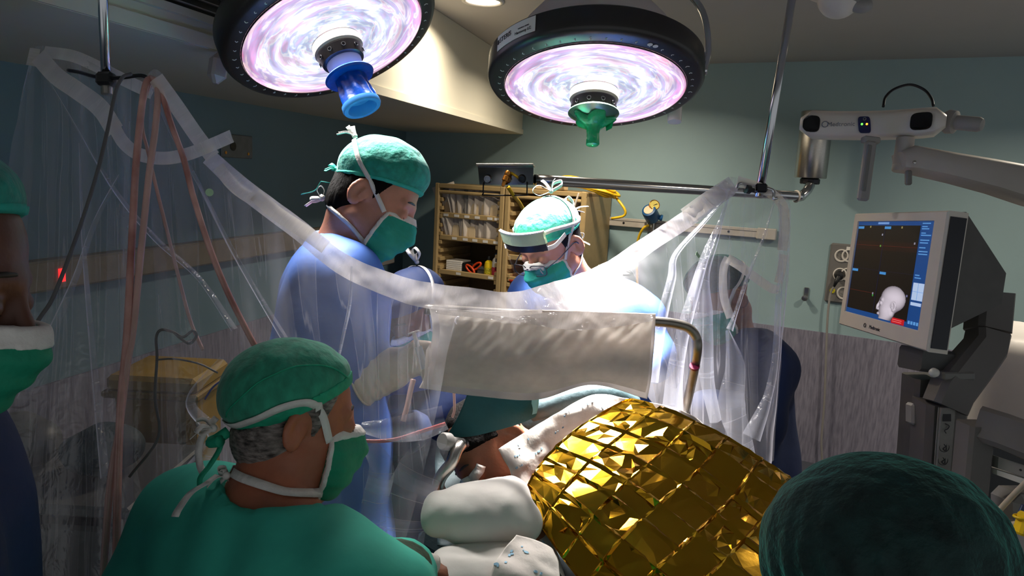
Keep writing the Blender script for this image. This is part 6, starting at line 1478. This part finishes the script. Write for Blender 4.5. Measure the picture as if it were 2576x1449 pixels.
# white arm end hanging from the ceiling
t = thing('suspended_joint', 'white rounded joint of a ceiling arm at the top edge, right of the pole', 'ceiling arm', W(2110, 10, 2.3))
obj('joint', MB().ball(W(2112, -8, 2.3), .068, n=28, m=18), WHITEP, t, True)
obj('joint_collar', MB().torus(W(2112, -2, 2.3) - CF*.0, cdir(.25, .95, -.2), .060, .010, 32, 8), GREYP, t, True)
obj('arm_tube', MB().tube([W(2112, -14, 2.3), W(2060, -22, 2.35), W(1990, -60, 2.4), W(1960, -100, 2.42)], .034, 18), WHITEP, t, True)
obj('end_cap', MB().tube([W(2130, 2, 2.28), W(2165, 16, 2.27), W(2185, 10, 2.27)], .022, 14), GREYP, t, True)
cp = W(1960, -100, 2.42); obj('ceiling_stem', MB().cyl(cp, np.array([cp[0], cp[1], CEIL]), .03), WHITEP, t, True)

# ------------------------------------------------------------------ navigation monitor
def para(tl, tr, br, bl, H):
    r = [ray(*q) for q in (tl, tr, br, bl)]; s = np.linalg.solve(np.array([r[1], -r[2], r[3]]).T, r[0]); d = np.array([1, *s]); h = np.linalg.norm(d[3]*r[3] - r[0]); d = d*H/h
    return [CAM + d[i]*r[i] for i in range(4)]
TL, TRc, BRc, BLc = para((2150, 537), (2385, 529), (2331, 885), (2109, 815), .375)
me_ = (TRc - TL); mw_ = np.linalg.norm(me_); mx_ = me_/mw_; mh_v = ((BLc - TL) + (BRc - TRc))/2; mh_ = np.linalg.norm(mh_v); my_ = -mh_v/mh_; mn_ = n3(np.cross(mx_, my_)); mn_ = mn_ if mn_ @ (CAM - TL) > 0 else -mn_
MT = lambda u, v, o=0.0: TL + mx_*mw_*u - my_*mh_*v + mn_*o
t = thing('navigation_monitor', 'white framed monitor showing a head scan on a blue screen', 'monitor', MT(.5, 1, -.1))
MW = mat('monitor_white', (226, 216, 204), .4, noise=.02)
b0, b1, c0, c1 = .06, .895, .07, .875
def frame(u0, u1, v0, v1, name, m): 
    return obj(name, MB().rings([[MT(u0, v0, -.055), MT(u1, v0, -.055), MT(u1, v1, -.055), MT(u0, v1, -.055)], [MT(u0, v0, -.006), MT(u1, v0, -.006), MT(u1, v1, -.006), MT(u0, v1, -.006)], [MT(u0 + .008, v0 + .01, 0), MT(u1 - .008, v0 + .01, 0), MT(u1 - .008, v1 - .01, 0), MT(u0 + .008, v1 - .01, 0)], [MT(b0, c0, 0), MT(b1, c0, 0), MT(b1, c1, 0), MT(b0, c1, 0)], [MT(b0 + .005, c0 + .006, -.006), MT(b1 - .005, c0 + .006, -.006), MT(b1 - .005, c1 - .006, -.006), MT(b0 + .005, c1 - .006, -.006)]]), m, t)
frame(0, 1, 0, 1, 'bezel', MW)
obj('side_panel', MB().prism([MT(1.002, .04, -.008), MT(1.002, .04, -.050), MT(1.002, .97, -.050), MT(1.002, .97, -.008)], mx_*.003), mat('dark_blue_side', (14, 16, 30), .4), t)
bk = [(-.055, .0), (-.07, -.015), (-.20, .38), (-.20, .60), (-.055, .86)]
obj('back_housing', MB().prism([MT(.93, v, o) for o, v in bk], -mx_*mw_*.80), mat('monitor_back', (84, 81, 78), .45), t)
def emis(name, c, e): return mat(name, c, .4, emit=c, estr=e, noise=0)
SU = lambda a, b, o: MT(b0 + (b1 - b0)*a, c0 + (c1 - c0)*b, o)
scr = obj('screen', MB().prism([SU(0, 0, -.004), SU(1, 0, -.004), SU(1, 1, -.004), SU(0, 1, -.004)], -mn_*.003), emis('screen_blue', (10, 60, 118), .8), t)
def sq(a0, a1, b0_, b1_, m, nm='screen_field', o=-.0035): return obj(nm, MB().prism([SU(a0, b0_, o), SU(a1, b0_, o), SU(a1, b1_, o), SU(a0, b1_, o)], -mn_*.0003), m, scr)
BLK = emis('screen_black', (12, 7, 8), .5); BRN = emis('screen_brown', (44, 14, 8), .5); BTN = emis('screen_button', (60, 130, 190), .8)
sq(.012, .845, .045, .945, BLK, 'scan_pane'); sq(.012, .845, .21, .30, emis('screen_brown_dim', (30, 10, 8), .5), 'scan_band', -.0033)
LN = emis('screen_line', (22, 26, 60), .6); RL = emis('screen_red_line', (96, 26, 18), .6)
sq(.012, .845, .505, .508, LN, 'pane_line', -.0031); sq(.405, .409, .045, .945, LN, 'pane_line', -.0031)
sq(.012, .845, .252, .255, RL, 'scan_line', -.0030); sq(.012, .40, .742, .745, RL, 'scan_line', -.0030)
for a, b in ((.015, .055), (.40, .055), (.015, .515), (.42, .515)): sq(a, a + .085, b, b + .026, BTN, 'screen_button', -.0029)
for a, b, c in ((.375, .13, (150, 150, 170)), (.37, .245, (90, 150, 60)), (.36, .735, (150, 150, 170)), (.362, .755, (60, 150, 60)), (.80, .205, (150, 150, 170)), (.19, .05, (160, 150, 90)), (.62, .055, (160, 150, 90)), (.80, .70, (120, 120, 160))):
    sq(a, a + .015, b, b + .02, emis('mark_%d_%d' % (c[0], c[1]), c, .6), 'scan_mark', -.0028)
PAL = emis('screen_pale', (170, 190, 220), .8); SIDE = emis('screen_text', (90, 150, 205), .7)
for k, (b, w_) in enumerate(((.02, .09), (.05, .06), (.07, .08), (.11, .05), (.13, .11), (.175, .10), (.2, .09), (.245, .07), (.28, .10), (.305, .10), (.50, .05), (.525, .07))):
    sq(.865, .865 + w_, b, b + .010, SIDE, 'screen_text', -.003)
for k in range(4): sq(.862 + k*.032, .885 + k*.032, .93, .96, SIDE, 'screen_icon', -.003)
sq(.30, .45, .012, .032, emis('screen_tab', (110, 150, 205), .7), 'screen_tab', -.003)
sq(.862, .985, .575, .735, PAL, 'thumbnail', -.003); sq(.92, .923, .575, .735, SIDE, 'thumbnail_line', -.0027); sq(.862, .985, .655, .658, SIDE, 'thumbnail_line', -.0027); sq(.862, .98, .755, .785, PAL, 'slider', -.003)
sq(.66, .82, .935, .99, emis('screen_red', (176, 16, 26), .8), 'warning_field', -.003)
for b in (.95, .968): sq(.675, .79, b, b + .006, emis('red_text', (235, 110, 110), .7), 'warning_text', -.0027)
# rendered head on the screen: flat picture shaded from a head shape
nx, ny = 64, 84; U, V_ = np.meshgrid(np.linspace(-.15, .115, nx), np.linspace(-.10, .15, ny), indexing='ij')
D0 = np.stack([-U*-1, np.full_like(U, .2), V_], -1).astype(np.float32)
T_ = np.zeros_like(U, dtype=np.float32); dirn = np.array([0, -1, 0], np.float32)
for _ in range(40): T_ += np.clip(head_sd(D0 + dirn*T_[..., None]), -.02, .02)*.8
hp3 = D0 + dirn*T_[..., None]; hit = head_sd(hp3) < .004
gr = np.stack([head_sd(hp3 + np.eye(3, dtype=np.float32)[k]*.003) - head_sd(hp3 - np.eye(3, dtype=np.float32)[k]*.003) for k in range(3)], -1); gr /= np.linalg.norm(gr, axis=-1)[..., None] + 1e-9
lam = np.clip(gr @ n3([-.1, .85, .15]), 0, 1)**1.3
colr = lam[..., None]*np.array([.80, .72, .80])*.75 + np.array([.03, .02, .035])
colr = colr*(1 - .25*np.clip((V_ - .06)/.09, 0, 1))[..., None]
I = np.arange(nx*ny).reshape(nx, ny)
qd = np.stack([I[:-1, :-1], I[1:, :-1], I[1:, 1:], I[:-1, 1:]], -1).reshape(-1, 4); ok = hit.reshape(-1)[qd].all(1)
# place: the face looks left on screen, crown up, tilted as on the monitor
px_ = .66 - (U + .02)/.265*.42*(1); py_ = .80 - (V_ - .02)/.25*.37
PP = np.array([SU(a, b, -.0026) for a, b in zip(px_.ravel(), py_.ravel())])
hm = fast_mesh('head_scan', PP, qd[ok], True); ca = hm.color_attributes.new('Col', 'FLOAT_COLOR', 'POINT')
ca.data.foreach_set('color', np.concatenate([colr.reshape(-1, 3), np.ones((nx*ny, 1))], 1).astype(np.float32).ravel())
hmt = bpy.data.materials.new('head_scan_picture'); hmt.use_nodes = True; nt = hmt.node_tree; b_ = nt.nodes['Principled BSDF']; at_ = nt.nodes.new('ShaderNodeAttribute'); at_.attribute_name = 'Col'
nt.links.new(at_.outputs[0], b_.inputs['Emission Color']); b_.inputs['Emission Strength'].default_value = 1.0; b_.inputs['Base Color'].default_value = (.02, .02, .02, 1)
link('head_scan', hm, hmt, scr)
text('Medtronic', .016, MT(.46, .945, .0006), mx_, my_, INK, t)
obj('logo_ring', MB().torus(MT(.345, .942, .001), mn_, .006, .001, 18, 6), INK, t, True)
# monitor arm, post and trolley
MA = mat('monitor_arm_grey', (100, 95, 92), .45, noise=.02)
t = thing('monitor_stand', 'grey monitor stand with an angled arm and a post carrying pictograms', 'monitor stand', W(2370, 1449, 2.0)*np.array([1, 1, 0]))
def beam(pts, w, dpt, name, m, par=None):
    rg = []
    Q = np.array([W(*p) for p in pts]); T = np.gradient(Q, axis=0)
    for k in range(len(Q)):
        d = n3(np.cross(T[k], CF)); ff = n3(np.cross(d, T[k])); ff = ff if ff @ CF > 0 else -ff; w_ = w[k] if np.ndim(w) else w; c_ = w_*.14
        rg.append([Q[k] + d*a*w_/2 + ff*b for a, b in ((-1, c_), (-.75, 0), (.75, 0), (1, c_), (1, dpt - c_), (.75, dpt), (-.75, dpt), (-1, dpt - c_))])
    return obj(name, MB().rings(rg), m, par or t, 'auto')
beam([(2520, 735, 1.98), (2516, 782, 1.98), (2512, 828, 1.97)], .098, .09, 'swivel_block', MA)
beam([(2512, 832, 1.96), (2508, 868, 1.95), (2470, 920, 1.92), (2420, 985, 1.90), (2400, 1030, 1.90)], [.095, .098, .104, .104, .10], .08, 'angled_arm', MA)
beam([(2392, 1020, 1.93), (2385, 1130, 1.95), (2375, 1260, 1.98), (2362, 1449, 2.02)], .115, .10, 'post', MA)
pp = beam([(2386, 1026, 1.915), (2378, 1130, 1.93), (2368, 1260, 1.955)], .048, .01, 'post_label', mat('post_label_grey', (150, 146, 142), .45))
for py, kind in ((1062, 0), (1125, 1), (1158, 1)):
    c = W(2382 - (py - 1062)*.10, py, 1.912 + (py - 1030)*.00018); 
    if kind == 0:
        obj('pictogram', MB().box(c + CU*.012, (.022, .0012, .020), np.array([CX, CF, CU]).T), INK, pp)
        obj('pictogram', MB().tube([c - CX*.004 - CU*.004, c + CX*.006 - CU*.010, c + CX*.002 - CU*.018, c - CX*.006 - CU*.022, c - CX*.002 - CU*.030], .0012, 6), INK, pp)
    else:
        obj('pictogram', MB().torus(c, -CF, .013, .0007, 24, 5), INK, pp, True)
        obj('pictogram', MB().tube([c + CU*.009 - CX*.002, c + CU*.002 + CX*.003, c - CU*.004 - CX*.003, c - CU*.010 + CX*.002], .0014, 6), INK, pp)
        obj('pictogram', MB().tube([c + CX*.006 + CU*.009, c + CX*.005 - CU*.010], .0010, 6), INK, pp)
beam([(2345, 955, 2.0), (2335, 1100, 2.02), (2322, 1260, 2.05), (2310, 1449, 2.10)], .085, .09, 'rear_post', mat('rear_post_grey', (84, 81, 79), .5))
obj('post_bracket', MB().box(W(2312, 1040, 2.02), (.06, .04, .06), np.array([CX, CF, CU]).T, .006), GREYP, t)
beam([(2320, 905, 1.95), (2400, 915, 1.95)], .065, .12, 'tilt_block', DGREY)
obj('tilt_bar', MB().box(W(2400, 944, 1.93), (.085, .05, .022), np.array([CX, CF, CU]).T, .004), MGREY, t)
obj('tilt_knob', MB().lathe(W(2356, 938, 1.915), cdir(-.9, .1, -.4), [(.005, 0), (.011, .002), (.013, .012), (.009, .020), (.001, .021)], 16), WHITEP, t, True)
bm_ = W(2362, 1449, 2.02)*np.array([1, 1, 0])
obj('post_foot', MB().box(bm_ + UZ*.30, (.16, .16, .60), None, .02), MA, t)
obj('foot_base', MB().box(bm_ + UZ*.04, (.5, .5, .08), None, .02), DGREY, t)
# big white machine behind the monitor
t = thing('white_machine', 'large white rounded machine housing behind the monitor at the right edge', 'medical machine', W(2600, 1449, 2.6)*np.array([1, 1, 0]))
mc = W(2575, 1000, 2.45)
def mach(P):
    q = P - mcc; q = np.stack([q @ mr_, q @ mf_, q[..., 2]], -1).astype(np.float32); return rbox(q, (.32, .28, mtop*.5), .09)
mf_ = n3(np.array([mc[0], mc[1], 0])); mr_ = np.array([mf_[1], -mf_[0], 0]); mtop = float(W(2500, 842, 2.5)[2]); mcc = mc*np.array([1, 1, 0]) + mr_*.16 + mf_*.25 + UZ*mtop*.5
lo = mcc - np.array([.5, .5, mtop*.5 + .03]); hi = mcc + np.array([.5, .5, mtop*.5 + .03])
sdf_obj('housing', mach, lo, hi, .02, mat('machine_white', (206, 202, 200), .45, noise=.02), t)
# equipment console in the lower right corner
t = thing('equipment_console', 'grey equipment console with an open bay and loose cables in the lower right corner', 'console', W(2600, 1700, 1.7)*np.array([1, 1, 0]))
CG = mat('console_grey', (104, 99, 96), .5, noise=.02)
beam([(2455, 1062, 1.72), (2520, 1082, 1.68), (2600, 1112, 1.62), (2720, 1160, 1.56)], .085, .07, 'top_frame', CG)
beam([(2478, 1075, 1.71), (2468, 1180, 1.72), (2455, 1300, 1.74), (2440, 1460, 1.78), (2400, 1900, 1.95)], .062, .07, 'side_frame', CG)
obj('bay_back', MB().box(W(2620, 1330, 1.95), (.42, .02, .50), np.array([CX, CF, CU]).T), BLACK, t)
sl_ = obj('bay_rail', MB().prism([W(2512, 1150, 1.72), W(2620, 1185, 1.66), W(2620, 1215, 1.66), W(2510, 1178, 1.72)], CF*.05), GREYP, t)
for q in ((2528, 1166, 1.715), (2568, 1182, 1.69)): obj('rail_screw', MB().ball(W(*q), .004, n=8, m=6), INK, sl_)
obj('bay_shelf', MB().prism([W(2508, 1182, 1.72), W(2620, 1218, 1.66), W(2620, 1235, 1.66), W(2508, 1195, 1.72)], CF*.12), WHITEP, t)
un = W(2575, 1275, 1.78)
obj('bay_unit', MB().box(un, (.11, .12, .085), np.array([CX, CF, CU]).T, .02), GREYP, t)
obj('lower_unit', MB().box(W(2530, 1362, 1.72), (.16, .12, .09), np.array([CX, CF, CU]).T, .02), GREYP, t)
obj('tray', MB().box(W(2560, 1445, 1.66), (.26, .2, .03), np.array([CX, CF, CU]).T, .008), GREYP, t)
obj('console_base', MB().box(W(2620, 1800, 1.85)*np.array([1, 1, 0]) + UZ*.3, (.45, .4, .6), None, .02), CG, t)
CC = mat('cream_cable', (176, 160, 140), .45)
tubeobj('console_cable', [(2462, 1345, 1.62), (2500, 1300, 1.60), (2540, 1255, 1.57), (2600, 1195, 1.54), (2680, 1120, 1.52)], .0062, CC, 'pale cable slanting up across the dark bay of the console', 'cable')
tubeobj('console_cable', [(2465, 1350, 1.60), (2500, 1335, 1.58), (2540, 1322, 1.57), (2565, 1316, 1.56)], .0068, CC, 'pale cable to the yellow connector, upper of three', 'cable', group='pale cables at the yellow connector')
tubeobj('console_cable', [(2475, 1362, 1.60), (2510, 1350, 1.58), (2545, 1330, 1.57), (2568, 1320, 1.56)], .0060, CC, 'pale cable to the yellow connector, middle of three', 'cable', group='pale cables at the yellow connector')
tubeobj('console_cable', [(2480, 1375, 1.60), (2520, 1362, 1.58), (2550, 1342, 1.57), (2570, 1325, 1.56)], .0056, CC, 'pale cable to the yellow connector, lowest of three', 'cable', group='pale cables at the yellow connector')
tubeobj('blue_cable', [(2576, 1270, 1.60), (2558, 1310, 1.60), (2550, 1345, 1.6), (2556, 1390, 1.6), (2566, 1440, 1.6)], .005, mat('navy_cable', (40, 52, 84), .45), 'dark blue cable hanging beside the yellow connector', 'cable')
t = thing('yellow_connector', 'bright yellow cable connector at the right edge', 'connector', W(2574, 1318, 1.55))
obj('body', MB().box(W(2576, 1318, 1.55), (.026, .03, .05), np.array([CX, CF, CU]).T @ np.array(Matrix.Rotation(.3, 3, 'Y')), .005), mat('connector_yellow', (236, 190, 10), .4), t)
obj('grip_ring', MB().torus(W(2570, 1300, 1.55), CU, .014, .003, 18, 6), mat('connector_yellow', (236, 190, 10)), t, True)
